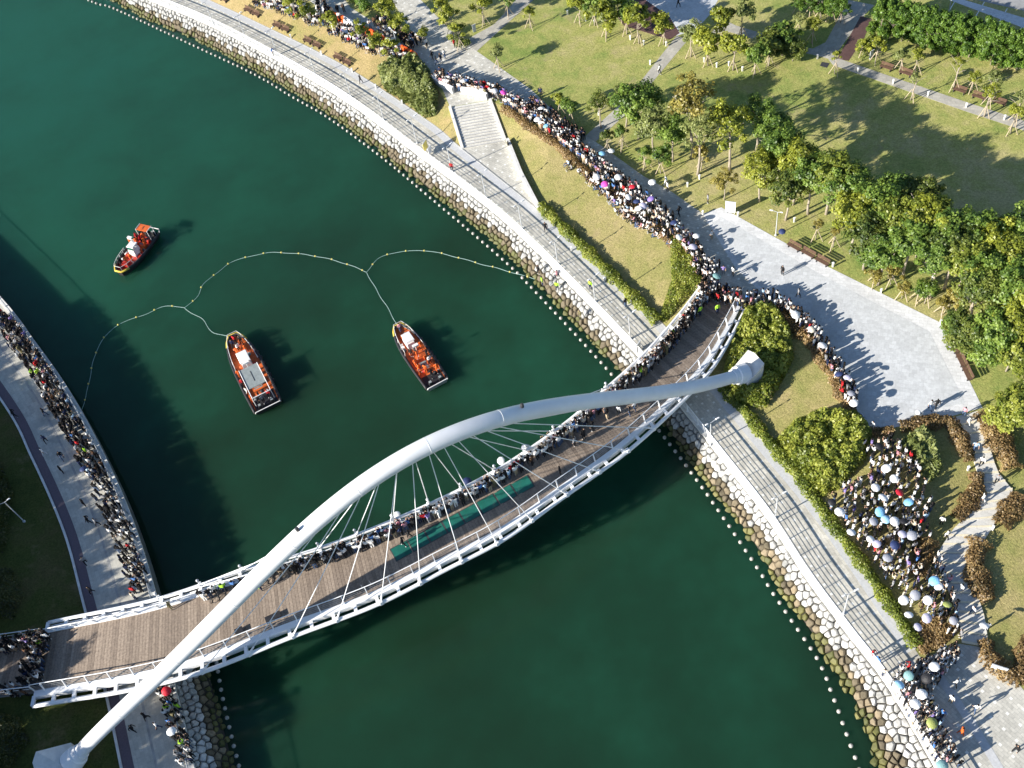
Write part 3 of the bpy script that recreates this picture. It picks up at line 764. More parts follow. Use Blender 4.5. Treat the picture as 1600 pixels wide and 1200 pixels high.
for i in range(NO + 1):
    t = i / NO
    for w0, w1 in ((0.0, 0.12), (0.885, 1.0)):
        a, b = lat(t, w0), lat(t, w1); c = (a + b) / 2; d = b - a; L = np.hypot(d[0], d[1])
        MB().box((0, 0, 0), (L, 0.32, 0.26), math.atan2(d[1], d[0])).build('outrigger', 'white_paint', br).location = (c[0], c[1], c[2] - 0.1)
# railings with inclined posts
for side, w, sg in (('north', 0.13, -1), ('south', 0.85, 1)):
    rail = empty('railing', tuple(lat(0.5, w)), parent=br)
    o = lat(0.5, w)
    def off(t, h):
        p = lat(t, w - sg * 0.0); a = lat(t, w + 0.01); d = a - p; d[2] = 0; d /= np.linalg.norm(d)
        return p + d * (-sg) * 0.28 * h / 1.15 + np.array([0, 0, 0.1 + h])
    for i in range(37):
        t = (i + 0.5) / 37
        a, b = off(t, 0.0) - o, off(t, 1.15) - o
        tg = at(GN, min(1, t + .004)) - at(GN, t - .004 if t > .004 else t); ang = math.atan2(tg[1], tg[0])
        m = MB(); d = Vector(b - a); M = Matrix((Vector((math.cos(ang), math.sin(ang), 0)), Vector((0, 0, 1)).cross(Vector((math.cos(ang), math.sin(ang), 0))), d.normalized())).transposed()
        m.box((0, 0, 0), (0.07, 0.16, d.length), M=M)
        q = m.build('post', 'white_paint', rail); q.location = tuple((a + b) / 2)
    MB().tube([off(t, 1.17) - o for t in ts], 0.055, 6).build('top_rail', 'white_paint', rail, smooth=True)
    m = MB()
    for h in (0.2, 0.42, 0.64, 0.86):
        m.tube([off(t, h) - o for t in ts], 0.014, 4)
    m.build('rail_wire', 'steel', rail)
# approach railing west of the arch bridge and its abutment
for w in (0.14, 0.83):
    r_ = empty('approach_railing', tuple(at(DN, 0)), parent=br); o = at(DN, 0)
    L = [lat(0, w) * 1.0 + (lat(-0.001, w) - lat(0, w)) * 0 for _ in (0,)]
    p0 = lat(0, w); p1 = lat(T_END, w)
    for i in range(7):
        q = p0 + (p1 - p0) * i / 6
        MB().box((0, 0, 0.58), (0.08, 0.14, 1.16)).build('post', 'white_paint', r_).location = tuple(q - o)
    MB().tube([p0 - o + [0, 0, 1.16], p1 - o + [0, 0, 1.16]], 0.05, 6).tube([p0 - o + [0, 0, 0.6], p1 - o + [0, 0, 0.6]], 0.025, 4).build('top_rail', 'white_paint', r_)
ab = [lat(0.02, 0.16), lat(T_END, 0.16), lat(T_END, 0.82), lat(0.02, 0.82)]
MB().prism([(p[0], p[1]) for p in ab], 2.0, ZU - 0.72).build('abutment', 'grey_concrete', br)
ab = [lat(0.955, 0.14), lat(1.0, 0.14), lat(1.0, 0.86), lat(0.955, 0.86)]
MB().prism([(p[0], p[1]) for p in ab], 2.0, ZU - 0.5).build('abutment', 'grey_concrete', br)
# glass floor panels
gl = resample(np.array([(614, 868), (722, 809), (830, 751)], float), n=9)
for i in range(8):
    (x0, y0), (x1, y1) = gl[i], gl[i + 1]
    def on_deck(x, y):
        h = WALK.ray_cast(Vector((0, 0, CAM_H)), Vector(FW + RT * (x - 800) / F_PX - UP * (y - 600) / F_PX).normalized()); return np.array(h[0])
    a, b = on_deck(x0, y0), on_deck(x1, y1); d = b - a; d /= np.linalg.norm(d); n_ = np.array([-d[1], d[0], 0]); hw = 0.72
    a2, b2 = a + d * 0.09, b - d * 0.09
    c = (a + b) / 2
    f = MB().prism([((q - c)[0], (q - c)[1]) for q in (a - n_ * (hw + .09), b - n_ * (hw + .09), b + n_ * (hw + .09), a + n_ * (hw + .09))], -0.02, 0.014).build('panel_frame', 'dark_metal', br); f.location = tuple(c)
    MB().prism([((q - c)[0], (q - c)[1]) for q in (a2 - n_ * hw, b2 - n_ * hw, b2 + n_ * hw, a2 + n_ * hw)], 0.0, 0.026).build('glass_panel', 'glass_green', f)
# arch: traced in the vertical plane over its two footings
APX = [(117, 1185), (187, 1112), (250, 1055), (312, 992), (385, 920), (415, 887), (462, 845), (507, 802), (550, 770), (590, 742), (650, 707), (712, 675), (800, 649), (900, 631), (1000, 616), (1100, 602), (1157, 585)]
aA, aB = P(*APX[0], 4.0), P(*APX[-1], 5.0)
hv = aB - aA; hv[2] = 0; LA = np.linalg.norm(hv); hv /= LA; NV = np.array([hv[1], -hv[0], 0])
ss, zz = [], []
for x, y in APX:
    d = FW + RT * (x - 800) / F_PX - UP * (y - 600) / F_PX; o = np.array([0, 0, CAM_H]); q = o + d * (((aA - o) @ NV) / (d @ NV))
    ss.append((q - aA) @ hv); zz.append(q[2])
cf = np.polyfit(np.array(ss) / LA, zz, 6)
def arch(s):
    return aA + hv * s * LA + np.array([0, 0, np.polyval(cf, s) - aA[2]])
sa = np.linspace(-0.005, 1.0, 90)
MB().tube([arch(s) for s in sa], [0.67 + 0.15 * math.sin(math.pi * min(1, max(0, s))) for s in sa], 24).build('arch_rib', 'white_paint', br, smooth=True)
for s_ in np.linspace(.08, .92, 10):
    q0, q1 = arch(s_), arch(s_ + .0009); rr_ = 0.677 + 0.15 * math.sin(math.pi * s_)
    MB().tube([tuple(q0 - q0), tuple(q1 - q0)], rr_, 24).build('weld_ring', 'white_paint', br, smooth=True).location = tuple(q0)
for s0_, e in ((0.0, aA), (1.0, aB)):
    sg = 1 if s0_ == 0 else -1
    tdir = Vector(arch(s0_ + sg * 0.02) - arch(s0_)).normalized(); base = Vector(arch(s0_))
    gz = zat(base.x, base.y)
    f = empty('arch_footing', tuple(base), parent=br)
    MB().tube([tuple(-tdir * 0.6), tuple(tdir * 0.5), tuple(tdir * 0.55), tuple(tdir * 1.1)], [1.15, 1.02, 0.84, 0.8], 20).build('collar', 'white_paint', f, smooth=False)
    ang = math.atan2(tdir.y, tdir.x); ca, sn = math.cos(ang), math.sin(ang)
    fk = 1.0 if s0_ == 0 else 0.72
    back = [(-3.3, -1.2), (-2.6, -1.8), (0.0, -1.8), (0.0, 1.8), (-2.6, 1.8), (-3.3, 1.2)]
    topz = [0.5, 0.9, 0.2, 0.2, 0.9, 0.5]
    poly = [((x * ca - y * sn) * fk, (x * sn + y * ca) * fk) for x, y in back]
    MB().prism(poly, gz - base.z - 0.8, [z + 0.6 if x < -1 else -0.2 for (x, y), z in zip(back, topz)]).build('plinth', 'white_concrete', f)
# cables
def arch_at_px(x):
    lo_, hi_ = 0.02, 0.98
    for _ in range(40):
        m_ = (lo_ + hi_) / 2
        if J(arch(m_))[0] < x: lo_ = m_
        else: hi_ = m_
    return arch((lo_ + hi_) / 2)
def girder_at_px(L, x):
    i = int(np.argmin([abs(J(p)[0] - x) for p in L])); return L[i]
for L, xs_, fn in ((GN, (246, 314, 377, 440, 500, 556, 615, 669, 721, 772, 821, 866, 907, 946), lambda x: 557 + 0.52 * (x - 500)), (GS, (316, 389, 460, 529, 595, 656, 719, 777, 832, 886, 936, 981, 1021), lambda x: 590 + 0.40 * (x - 529))):
    for x in xs_:
        e = girder_at_px(L, x); a = arch_at_px(fn(x)); a = a - np.array([0, 0, 0.95]); dd = e - a; dd /= np.linalg.norm(dd)
        c = empty('cable', tuple(e), parent=br) if False else None
        m = MB().tube([tuple(a - e), tuple(-dd * 0.9 + [0, 0, 0])], 0.045, 6).tube([tuple(-dd * 0.95), tuple(dd * 0.2)], 0.09, 8)
        q = m.build('cable', 'white_paint', br); q.location = tuple(e)
        nb = MB().box((0, 0, 0.02), (0.36, 0.5, 0.42), math.atan2(hv[1], hv[0]), taper=0.75).build('cable_anchor', 'white_paint', br); nb.location = tuple(e)
        if L is GN:
            lm = MB().tube([(0, 0, 0), (0, 0, 0.5)], 0.05, 6).lathe([(0.03, 0.45), (0.12, 0.49), (0.16, 0.6), (0.12, 0.71), (0.03, 0.75)], n=10).build('floodlight', 'lamp_grey', br, smooth=True); lm.location = tuple(e + [0, 0, 0.25])
for px_ in (470, 818):
    p = arch_at_px(px_); m = MB().lathe([(0.18, 0.9), (0.18, 1.25), (0.1, 1.4)], n=8).build('beacon', 'dark_metal', br); m.location = tuple(p)

# ------------------------------------------------------------------ railings on the banks
def bank_railing(name, line, label, post_step, mat, wires, h=1.1, lean=0.0):
    o = line[len(line) // 2].copy(); root = empty(name, tuple(o)); tag(root, label, 'railing')
    L = resample(line, step=0.5)
    n = int(len(L) * 0.5 / post_step)
    pm = MB().box((0, 0, h / 2), (0.08, 0.14, h)).box((0, 0, 0.03), (0.2, 0.24, 0.06)).mesh('post', mat)
    for i in range(n):
        k_ = min(len(L) - 2, int(i * post_step / 0.5)); p = L[k_]; d = L[k_ + 1] - p
        q = link_mesh('post', pm, root); q.location = tuple(p - o); q.rotation_euler = (0, 0, math.atan2(d[1], d[0]))
    MB().tube([tuple(p - o + [0, 0, h + 0.02]) for p in L], 0.06, 6).build('top_rail', mat, root, smooth=True)
    m = MB()
    for w in range(wires):
        m.tube([tuple(p - o + [0, 0, 0.14 + (h - 0.2) * w / wires]) for p in L], 0.02, 4)
    m.build('rail_bar', mat, root)
    return root
i0 = int(np.argmin(np.abs(segc - (s_at(240, 0) - 30)))); i1 = int(np.argmin(np.abs(segc - (s_at(1465, 1197) + 10))))
bank_railing('promenade_railing', offset(COP[i0:i1], -0.05, 0.10), 'white bar railing running along the stone river bank promenade on the right', 2.0, 'white_paint', 5)
j0 = s_on(QUAY, -130, 330); j1 = s_on(QUAY, 300, 1200) + 8
bank_railing('quay_railing', offset(QUAY[j0:j1], 0.05, 0.10), 'pale railing along the edge of the shaded left promenade', 2.0, 'steel', 4)

# ------------------------------------------------------------------ ball floats in rows along the banks
fm = MB().lathe([(0.02, -0.15), (0.12, -0.13), (0.19, -0.04), (0.205, 0.06), (0.175, 0.16), (0.10, 0.235), (0.02, 0.255)], n=12).mesh('ball_float', 'float_white', True)
BPX = [(60, -36), (145, 3), (178, 13), (290, 65), (397, 115.5), (455, 150), (515, 185), (600, 248), (660, 298), (728, 355), (797, 415), (826, 444), (890, 512), (950, 578), (1028, 671), (1084, 743), (1140, 822), (1190, 897), (1207, 925), (1244, 979), (1281, 1036), (1307, 1102), (1326, 1155), (1339, 1191), (1356, 1240)]
def floats(px, label, group):
    L = resample(np.array([P(x, y, 0.1) for x, y in px]), step=1.05)
    for p in L:
        x, y = J(p)
        if -10 < x < 1610 and -10 < y < 1210:
            o = link_mesh('ball_float', fm); o.location = (p[0], p[1], 0.03 + random.uniform(-.03, .04)); o.rotation_euler = (random.uniform(-.2, .2), random.uniform(-.2, .2), random.uniform(0, 6))
            tag(o, label, 'float', group)
floats(BPX, 'white ball float in the long evenly spaced row beside the right stone bank', 'ball floats along the right bank')
floats([(338, 1035), (344, 1070), (353, 1114), (361, 1148), (369, 1180), (377, 1212)], 'white ball float in the shaded row beside the left stone bank', 'ball floats along the left bank')

# ------------------------------------------------------------------ foliage
def leaf_mesh(name, C, Nn, size, shade, mat, r, elong=1.5):
    C = np.asarray(C, float); n = len(C)
    Nn = Nn / (np.linalg.norm(Nn, axis=1)[:, None] + 1e-9)
    a = np.cross(Nn, r.normal(size=(n, 3))); a /= np.linalg.norm(a, axis=1)[:, None] + 1e-9; b = np.cross(Nn, a)
    sz = (size * r.uniform(0.65, 1.3, n))[:, None] if np.isscalar(size) else (size * r.uniform(.65, 1.3, n))[:, None]
    fold = Nn * sz * 0.12
    v = np.stack([C - a * sz * 0.5 * elong, C - b * sz * 0.5 + fold, C + a * sz * 0.5 * elong, C + b * sz * 0.5 + fold], 1).reshape(-1, 3)
    me = bpy.data.meshes.new(name)
    me.vertices.add(4 * n); me.vertices.foreach_set('co', v.astype(np.float32).ravel())
    me.loops.add(4 * n); me.loops.foreach_set('vertex_index', np.arange(4 * n, dtype=np.int32))
    me.polygons.add(n); me.polygons.foreach_set('loop_start', np.arange(0, 4 * n, 4, dtype=np.int32))
    at_ = me.attributes.new('shade', 'FLOAT', 'FACE'); at_.data.foreach_set('value', np.clip(shade, 0, 1).astype(np.float32))
    me.materials.append(MATS[mat]); me.update(); me.validate()
    return me
def clumps(kind, seed):
    r = np.random.default_rng(seed); C = []; Nn = []; S = []
    if kind == 'young': nc, nl, cr, lo_, fl = 19, 100, 0.33, 0.2, 0.95
    elif kind == 'broad': nc, nl, cr, lo_, fl = 62, 105, 0.27, 0.4, 0.9
    elif kind == 'sparse': nc, nl, cr, lo_, fl = 40, 62, 0.24, 0.3, 1.1
    elif kind == 'pine': nc, nl, cr, lo_, fl = 46, 100, 0.26, 0.3, 1.5
    else: nc, nl, cr, lo_, fl = 30, 60, 0.3, 0.4, 0.7
    lob = r.normal(size=(5, 3)); lob /= np.linalg.norm(lob, axis=1)[:, None]
    for i in range(nc):
        d = r.normal(size=3); d /= np.linalg.norm(d)
        if d[2] < -0.55: d[2] *= -0.6
        k = 1 + 0.28 * np.max(lob @ d) - 0.18 + r.uniform(-.1, .1)
        rad = (lo_ + (1 - lo_) * r.uniform() ** 0.6) * k
        if kind == 'pine':
            h = r.uniform(-1, 1); rad = (0.95 - 0.4 * (h + 1) / 2) * r.uniform(0.5, 1.0); an = r.uniform(0, 6.28); c = np.array([math.cos(an) * rad, math.sin(an) * rad, h * fl * 0.75])
        else:
            c = d * rad * np.array([1, 1, fl])
        cs = r.uniform(0.2, 0.8); q = cr * r.uniform(0.7, 1.25)
        off = r.normal(size=(nl, 3)); off *= (r.uniform(size=nl) ** 0.4 / np.linalg.norm(off, axis=1))[:, None] * q
        off[:, 2] *= 0.75
        C.append(c + off); Nn.append(off / q * 0.8 + d * 0.5 + np.array([0, 0, 0.7]) + r.normal(size=(nl, 3)) * 0.55); S.append(np.full(nl, cs) + r.normal(size=nl) * 0.16)
    return np.vstack(C), np.vstack(Nn), np.concatenate(S), r
LEAFSZ = {'young': 0.115, 'broad': 0.078, 'sparse': 0.078, 'pine': 0.095}
CROWN = {}
def crown_mesh(kind, mat, v):
    key = (kind, mat, v)
    if key not in CROWN:
        C, Nn, S, r = clumps(kind, hash(kind) % 97 * 0 + v * 31 + len(kind))
        CROWN[key] = leaf_mesh('crown', C, Nn, LEAFSZ[kind], S, mat, r)
    return CROWN[key]
TRUNK = {}
def trunk_mesh(v, tall):
    """unit trunk: z 0..1 is ground to crown centre; limbs spread into the crown"""
    key = (v, tall)
    if key not in TRUNK:
        r = random.Random(v * 7 + 1); m = MB(); w = 0.021 if tall else 0.020
        p = [(0, 0, -0.04)]; x = y = 0
        for i in range(1, 5):
            x += r.uniform(-.02, .02); y += r.uniform(-.02, .02); p.append((x, y, i * 0.2))
        m.tube(p, [w * 1.35, w, w * 0.9, w * 0.8, w * 0.65], 7)
        for k in range(7):
            a = k * 2.4 + r.uniform(-.4, .4); q = p[3] if k % 2 else p[4]; L = r.uniform(.22, .36); up = r.uniform(.18, .42)
            m.tube([q, (q[0] + math.cos(a) * L * .5, q[1] + math.sin(a) * L * .5, q[2] + up * .6), (q[0] + math.cos(a) * L, q[1] + math.sin(a) * L, q[2] + up)], [w * .5, w * .33, w * .12], 5)
        TRUNK[key] = m.mesh('trunk', 'bark', True)
    return TRUNK[key]
stake_me = MB().tube([(0.75, 0, -0.05), (0.06, 0, 1.45)], 0.045, 5).mesh('stake', 'stake_wood')
def tree(name, cx, cy, hc, rpx, kind, mat, label, group, stakes=False, base=None, squash=1.0):
    """crown centre seen at (cx, cy), hc metres above the ground; crown radius rpx photo pixels"""
    gz = ZU if base is None else base
    c = P(cx, cy, gz + hc)
    if base is None: gz = zat(c[0], c[1]); c = P(cx, cy, gz + hc)
    rad = 1.15 * rpx / ppm(c); v = random.randrange(3 if kind != 'broad' else 4)
    e = empty(name, (c[0], c[1], gz), random.uniform(0, 6.28)); tag(e, label, 'tree', group)
    k = link_mesh('trunk', trunk_mesh(v, kind in ('broad', 'sparse')), e); s = hc * 1.0
    k.scale = (s * 1.05, s * 1.05, hc)
    q = link_mesh('crown', crown_mesh(kind, mat, v), e); q.location = (0, 0, hc); q.scale = (rad * random.uniform(.92, 1.08), rad * random.uniform(.92, 1.08), rad * squash); q.rotation_euler = (0, 0, random.uniform(0, 6.28))
    if stakes:
        a0_ = random.uniform(0, 6.28)
        for i in range(3):
            o = link_mesh('stake', stake_me, e); o.rotation_euler = (0, 0, a0_ + i * 2.094); o.scale = (1.1, 1.1, 1.15)
    return e
# young trees round the tree court
court = [(902, 5, 3.4, 15, 'leaf_young'), (944, 20, 4.2, 24, 'leaf_young'), (977, 17, 3.8, 19, 'leaf_broad'), (997, 28, 4.2, 22, 'leaf_young'), (1036, 37, 3.4, 18, 'leaf_young'), (1079, 50, 4.0, 16, 'leaf_reed'), (1107, 62, 4.2, 23, 'leaf_young'), (1147, 67, 4.4, 22, 'leaf_young'), (1182, 82, 3.6, 22, 'leaf_broad'), (1130, 27, 4.0, 20, 'leaf_young'), (1160, 18, 4.0, 18, 'leaf_reed'), (926, 2, 4, 18, 'leaf_broad'), (1203, 66, 3.8, 20, 'leaf_dark'), (966, -6, 4.0, 18, 'leaf_broad'), (1225, 52, 3.6, 20, 'leaf_broad')]
for i, (x, y, h, r_, m) in enumerate(court):
    tree('young_tree', x, y, h, r_, 'young', m, ['bright yellow green young tree', 'dark green young tree', 'pale young tree'][0 if m == 'leaf_young' else (2 if m == 'leaf_reed' else 1)] + ' beside the dark timber court at the top', 'young trees round the timber court', stakes=True)
# scattered saplings on the top left lawns
for i, (x, y, h, r_, m) in enumerate([(700, 22, 3.5, 15, 'leaf_young'), (715, 48, 3.2, 13, 'leaf_young'), (752, 8, 3.4, 15, 'leaf_young'), (775, 80, 3.0, 12, 'leaf_reed'), (688, 6, 3.2, 13, 'leaf_young'), (825, 18, 2.8, 9, 'leaf_young'), (600, 10, 3.0, 15, 'leaf_young'), (625, 34, 2.6, 13, 'leaf_young'), (790, -4, 3.2, 14, 'leaf_broad'), (660, 50, 2.4, 10, 'leaf_young')]):
    tree('sapling', x, y, h, r_, 'young', m, 'thin staked sapling on the lawn beside the wide dotted path', 'saplings beside the dotted path', stakes=True)
for x, y in ((475, 18), (515, 28), (455, 4), (562, 48), (588, 64), (612, 72)):
    tree('crowd_side_tree', x, y, 2.8, 13, 'young', 'leaf_young', 'small round tree rising out of the crowd at the lawn edge', 'small trees among the crowd by the barriers')
# saplings on the right, along the long straight path
for i, (x, y, h, r_) in enumerate([(1249, 30, 2.4, 10), (1271, 38, 3.0, 12), (1372, 68, 3.0, 13), (1410, 86, 2.4, 11), (1436, 85, 3.0, 10), (1308, 86, 3.0, 7), (1430, 120, 3.6, 7), (1500, 98, 4.2, 8), (1523, 120, 2.2, 9), (1555, 120, 4.4, 12), (1548, 142, 4.0, 11), (1590, 172, 3.6, 12), (1598, 150, 4.0, 10), (1350, 70, 1.6, 10)]):
    tree('sapling', x, y, h, r_, 'young', 'leaf_young' if i % 3 else 'leaf_reed', 'slender yellow green sapling on the strip along the long straight path at the top right', 'saplings along the straight path', stakes=True)
# staked evergreen screen in front of the car park
for i in range(26):
    u = (i // 2 + 0.5 * (i % 2)) / 13
    x = 1378 + 235 * u + random.uniform(-3, 3); y = (20 + 62 * u if i % 2 else 32 + 52 * u) + random.uniform(-3, 3) - 6
    tree('screen_tree', x, y, 3.3, 18, 'pine', 'leaf_pine', 'dense dark green evergreen in the screen in front of the car park', 'evergreen screen by the car park', stakes=i % 2 == 1, squash=1.15)
for x, y in ((1268, -4), (1285, -1), (1302, 2), (1317, 5), (1250, -8)):
    tree('screen_tree', x, y, 3.0, 13, 'pine', 'leaf_pine', 'dense dark green evergreen in the short screen left of the east path', 'evergreens left of the east path', stakes=True)
for x, y in ((1208, 70), (1225, 66), (1240, 74)):
    tree('dark_tree', x, y, 2.2, 17, 'broad', 'leaf_dark', 'dark rounded bushy tree at the corner of the east path', 'dark bushy trees at the path corner')
# trees between the crowded path and the lawn
for (x, y, h, r_, k_, m, lab) in [
    (995, 160, 6.0, 30, 'broad', 'leaf_broad', 'full green tree standing over the narrow path'),
    (1020, 190, 5.5, 26, 'broad', 'leaf_reed', 'pale green tree right of the narrow path'), (975, 150, 5.0, 18, 'sparse', 'leaf_dark', 'thin dark tree left of the narrow path'), (936, 160, 4.2, 17, 'sparse', 'leaf_dark', 'small dark sparse tree left of the narrow path'),
    (1050, 205, 5.0, 25, 'broad', 'leaf_broad', 'round green tree left of the tall pale tree'), (1082, 158, 9.0, 34, 'sparse', 'leaf_autumn', 'tall thin tree with a sparse brownish crown'),
    (1090, 205, 7.0, 24, 'sparse', 'leaf_reed', 'lower sparse pale tree beside the tall thin tree'), (1142, 192, 7.5, 34, 'sparse', 'leaf_young', 'tall forked tree with an airy yellow green crown'),
    (1185, 172, 6.5, 24, 'sparse', 'leaf_broad', 'airy green tree at the lawn edge behind the forked tree'), (1190, 262, 5.5, 24, 'broad', 'leaf_young', 'bright green tree right of the forked tree'), (1132, 284, 3.0, 17, 'sparse', 'leaf_autumn', 'low yellowish shrubby tree by the plaza corner'),
    (872, 152, 3.0, 9, 'young', 'leaf_young', 'tiny yellow tree just above the crowded path'), (890, 164, 3.0, 13, 'young', 'leaf_broad', 'small green tree just above the crowded path'), (948, 212, 2.8, 10, 'young', 'leaf_dark', 'small dark tree at the foot of the narrow path'),
    (970, 205, 3.0, 11, 'young', 'leaf_broad', 'small green tree right of the narrow path foot'), (1008, 238, 2.6, 10, 'young', 'leaf_broad', 'little staked tree beside the crowd below the pale trees'), (1032, 243, 3.0, 16, 'young', 'leaf_broad', 'round little tree beside the crowd below the tall thin tree'), (1095, 238, 3.0, 13, 'young', 'leaf_autumn', 'small brownish tree under the tall thin tree')]:
    tree('park_tree', x, y, h, r_, k_, m, lab, 'park trees above the crowded path', stakes=k_ == 'young')
# the wood right of the plaza
wood = [(1220, 225, 6, 28), (1245, 255, 6, 26), (1205, 205, 6, 24), (1232, 290, 5, 24), (1270, 270, 6, 26), (1300, 265, 6.5, 28), (1325, 290, 6, 28), (1340, 332, 6, 30), (1375, 322, 6.5, 32), (1360, 362, 5.5, 28), (1382, 392, 5, 26), (1412, 342, 6.5, 30), (1425, 372, 6, 30), (1450, 338, 7, 30), (1475, 358, 6.5, 32), (1495, 382, 6.5, 30), (1525, 362, 6.5, 32), (1512, 405, 6, 30), (1537, 420, 6, 32), (1562, 382, 6.5, 32), (1590, 362, 6.5, 30), (1535, 450, 5.5, 28), (1575, 440, 6, 32), (1600, 420, 6, 32), (1470, 402, 6, 26), (1590, 500, 5, 30), (1560, 512, 4.5, 28), (1512, 518, 3.0, 26), (1545, 538, 3.0, 26), (1585, 545, 3.2, 30), (1495, 508, 2.2, 17), (1620, 470, 6, 32), (1625, 390, 6, 30), (1440, 305, 6, 26), (1405, 300, 6, 24)]
for i, (x, y, h, r_) in enumerate(wood):
    r_ *= 1.12; h += 0.6
    m = ('leaf_broad', 'leaf_young', 'leaf_broad', 'leaf_dark', 'leaf_broad', 'leaf_hedge')[i % 6]
    tree('wood_tree', x, y, h, r_, 'broad', m, {'leaf_broad': 'leafy green tree in the wood on the right beyond the plaza', 'leaf_young': 'yellow green tree in the wood on the right beyond the plaza', 'leaf_dark': 'dark green tree in the wood on the right beyond the plaza', 'leaf_hedge': 'olive green tree in the wood on the right beyond the plaza'}[m], 'trees of the wood beyond the plaza')
for x, y, h, r_, m in ((1368, 428, 1.8, 12, 'leaf_autumn'), (1395, 425, 2.2, 13, 'leaf_autumn'), (1412, 450, 1.8, 10, 'leaf_autumn'), (1436, 452, 2.0, 12, 'leaf_broad'), (1450, 452, 2.4, 16, 'leaf_broad'), (1475, 474, 2.0, 11, 'leaf_autumn'), (1490, 462, 2.4, 14, 'leaf_autumn'), (1278, 350, 2.6, 7, 'leaf_autumn'), (1305, 362, 2.6, 7, 'leaf_autumn')):
    tree('staked_sapling', x, y, h, r_, 'young', m, 'little autumn coloured sapling on a wooden tripod beside the plaza', 'tripod saplings beside the plaza', stakes=True)
# right edge shrubs / trees below the plaza
tree('round_tree', 1590, 640, 2.6, 34, 'broad', 'leaf_hedge', 'large rounded olive tree at the right edge beside the stepped path', None)
# tall trees west of the left promenade whose shade falls over it (outside the picture)
for i, p_ in enumerate([q for q in KERB[::3] if 0 < q[1] < 150]):
    if 44 < p_[1] < 60 and i % 2: continue
    D_ = 27.0 + random.uniform(-1.2, 1.2); x = p_[0] - D_ * math.cos(SHADOW_AZ); y = p_[1] - D_ * math.sin(SHADOW_AZ)
    e = empty('avenue_tree', (x, y, zat(x, y)), random.uniform(0, 6)); tag(e, 'tall dense tree in the row behind the shaded left bank', 'tree', 'tall trees behind the left bank')
    k = link_mesh('trunk', trunk_mesh(i % 3, True), e); k.scale = (7, 7, 7)
    for j in range(2):
        q_ = link_mesh('crown', crown_mesh('broad', 'leaf_dark', (i + j) % 4), e); q_.location = (0, 0, 4.2 + j * 4.4); q_.scale = (3.6 - j * 0.7, 3.6 - j * .7, 4.2)

# ------------------------------------------------------------------ hedges, shrubberies
def inside(poly, x, y):
    c = False; n = len(poly)
    for i in range(n):
        x0, y0 = poly[i][:2]; x1, y1 = poly[(i + 1) % n][:2]
        if (y0 > y) != (y1 > y) and x < (x1 - x0) * (y - y0) / (y1 - y0) + x0: c = not c
    return c
def edge_dist(poly, x, y):
    best = 1e9; n = len(poly)
    for i in range(n):
        a = np.array(poly[i][:2]); b = np.array(poly[(i + 1) % n][:2]); t = np.clip(((x - a[0]) * (b[0] - a[0]) + (y - a[1]) * (b[1] - a[1])) / (((b - a) @ (b - a)) + 1e-9), 0, 1)
        best = min(best, math.hypot(x - a[0] - t * (b - a)[0], y - a[1] - t * (b - a)[1]))
    return best
def shrub_mass(name, px, h, mat, label, cat='shrub', dens=55, leaf=0.2, soft=0.8, group=None, zlift=0.0, rough=0.35, seed=0, elong=1.5):
    r = np.random.default_rng(seed + 11); poly = [G(x, y) for x, y in px]
    xs_ = [p[0] for p in poly]; ys_ = [p[1] for p in poly]
    dens *= 2.0; leaf *= 0.75; n = int((max(xs_) - min(xs_)) * (max(ys_) - min(ys_)) * dens)
    bumps = [(r.uniform(min(xs_), max(xs_)), r.uniform(min(ys_), max(ys_)), r.uniform(.5, 1.1), r.uniform(.2, .8)) for _ in range(max(6, n // 240))]
    B_ = np.array(bumps); C = []; Nn = []; S = []
    X = r.uniform(min(xs_), max(xs_), n); Y = r.uniform(min(ys_), max(ys_), n)
    o = np.array([np.mean(xs_), np.mean(ys_), min(p[2] for p in poly)])
    for x, y in zip(X, Y):
        if not inside(poly, x, y): continue
        ed = edge_dist(poly, x, y); k = min(1, ed / soft); k = math.sqrt(1 - (1 - k) ** 2)
        d2 = ((B_[:, 0] - x) ** 2 + (B_[:, 1] - y) ** 2) / B_[:, 2] ** 2; j = int(np.argmin(d2)); bh = math.exp(-d2[j])
        z = zat(x, y) + zlift + h * k * (1 - rough + rough * bh * 1.6) * (r.uniform() ** 0.35)
        C.append((x - o[0], y - o[1], z - o[2])); gx, gy = x - B_[j, 0], y - B_[j, 1]
        Nn.append((gx * .6 + r.normal() * .5, gy * .6 + r.normal() * .5, 0.8 + r.normal() * .3)); S.append(B_[j, 3] + r.normal() * .2)
    me = leaf_mesh(name, C, np.array(Nn), leaf, np.array(S), mat, r, elong)
    q = link_mesh(name, me); q.location = tuple(o); tag(q, label, cat, group); return q
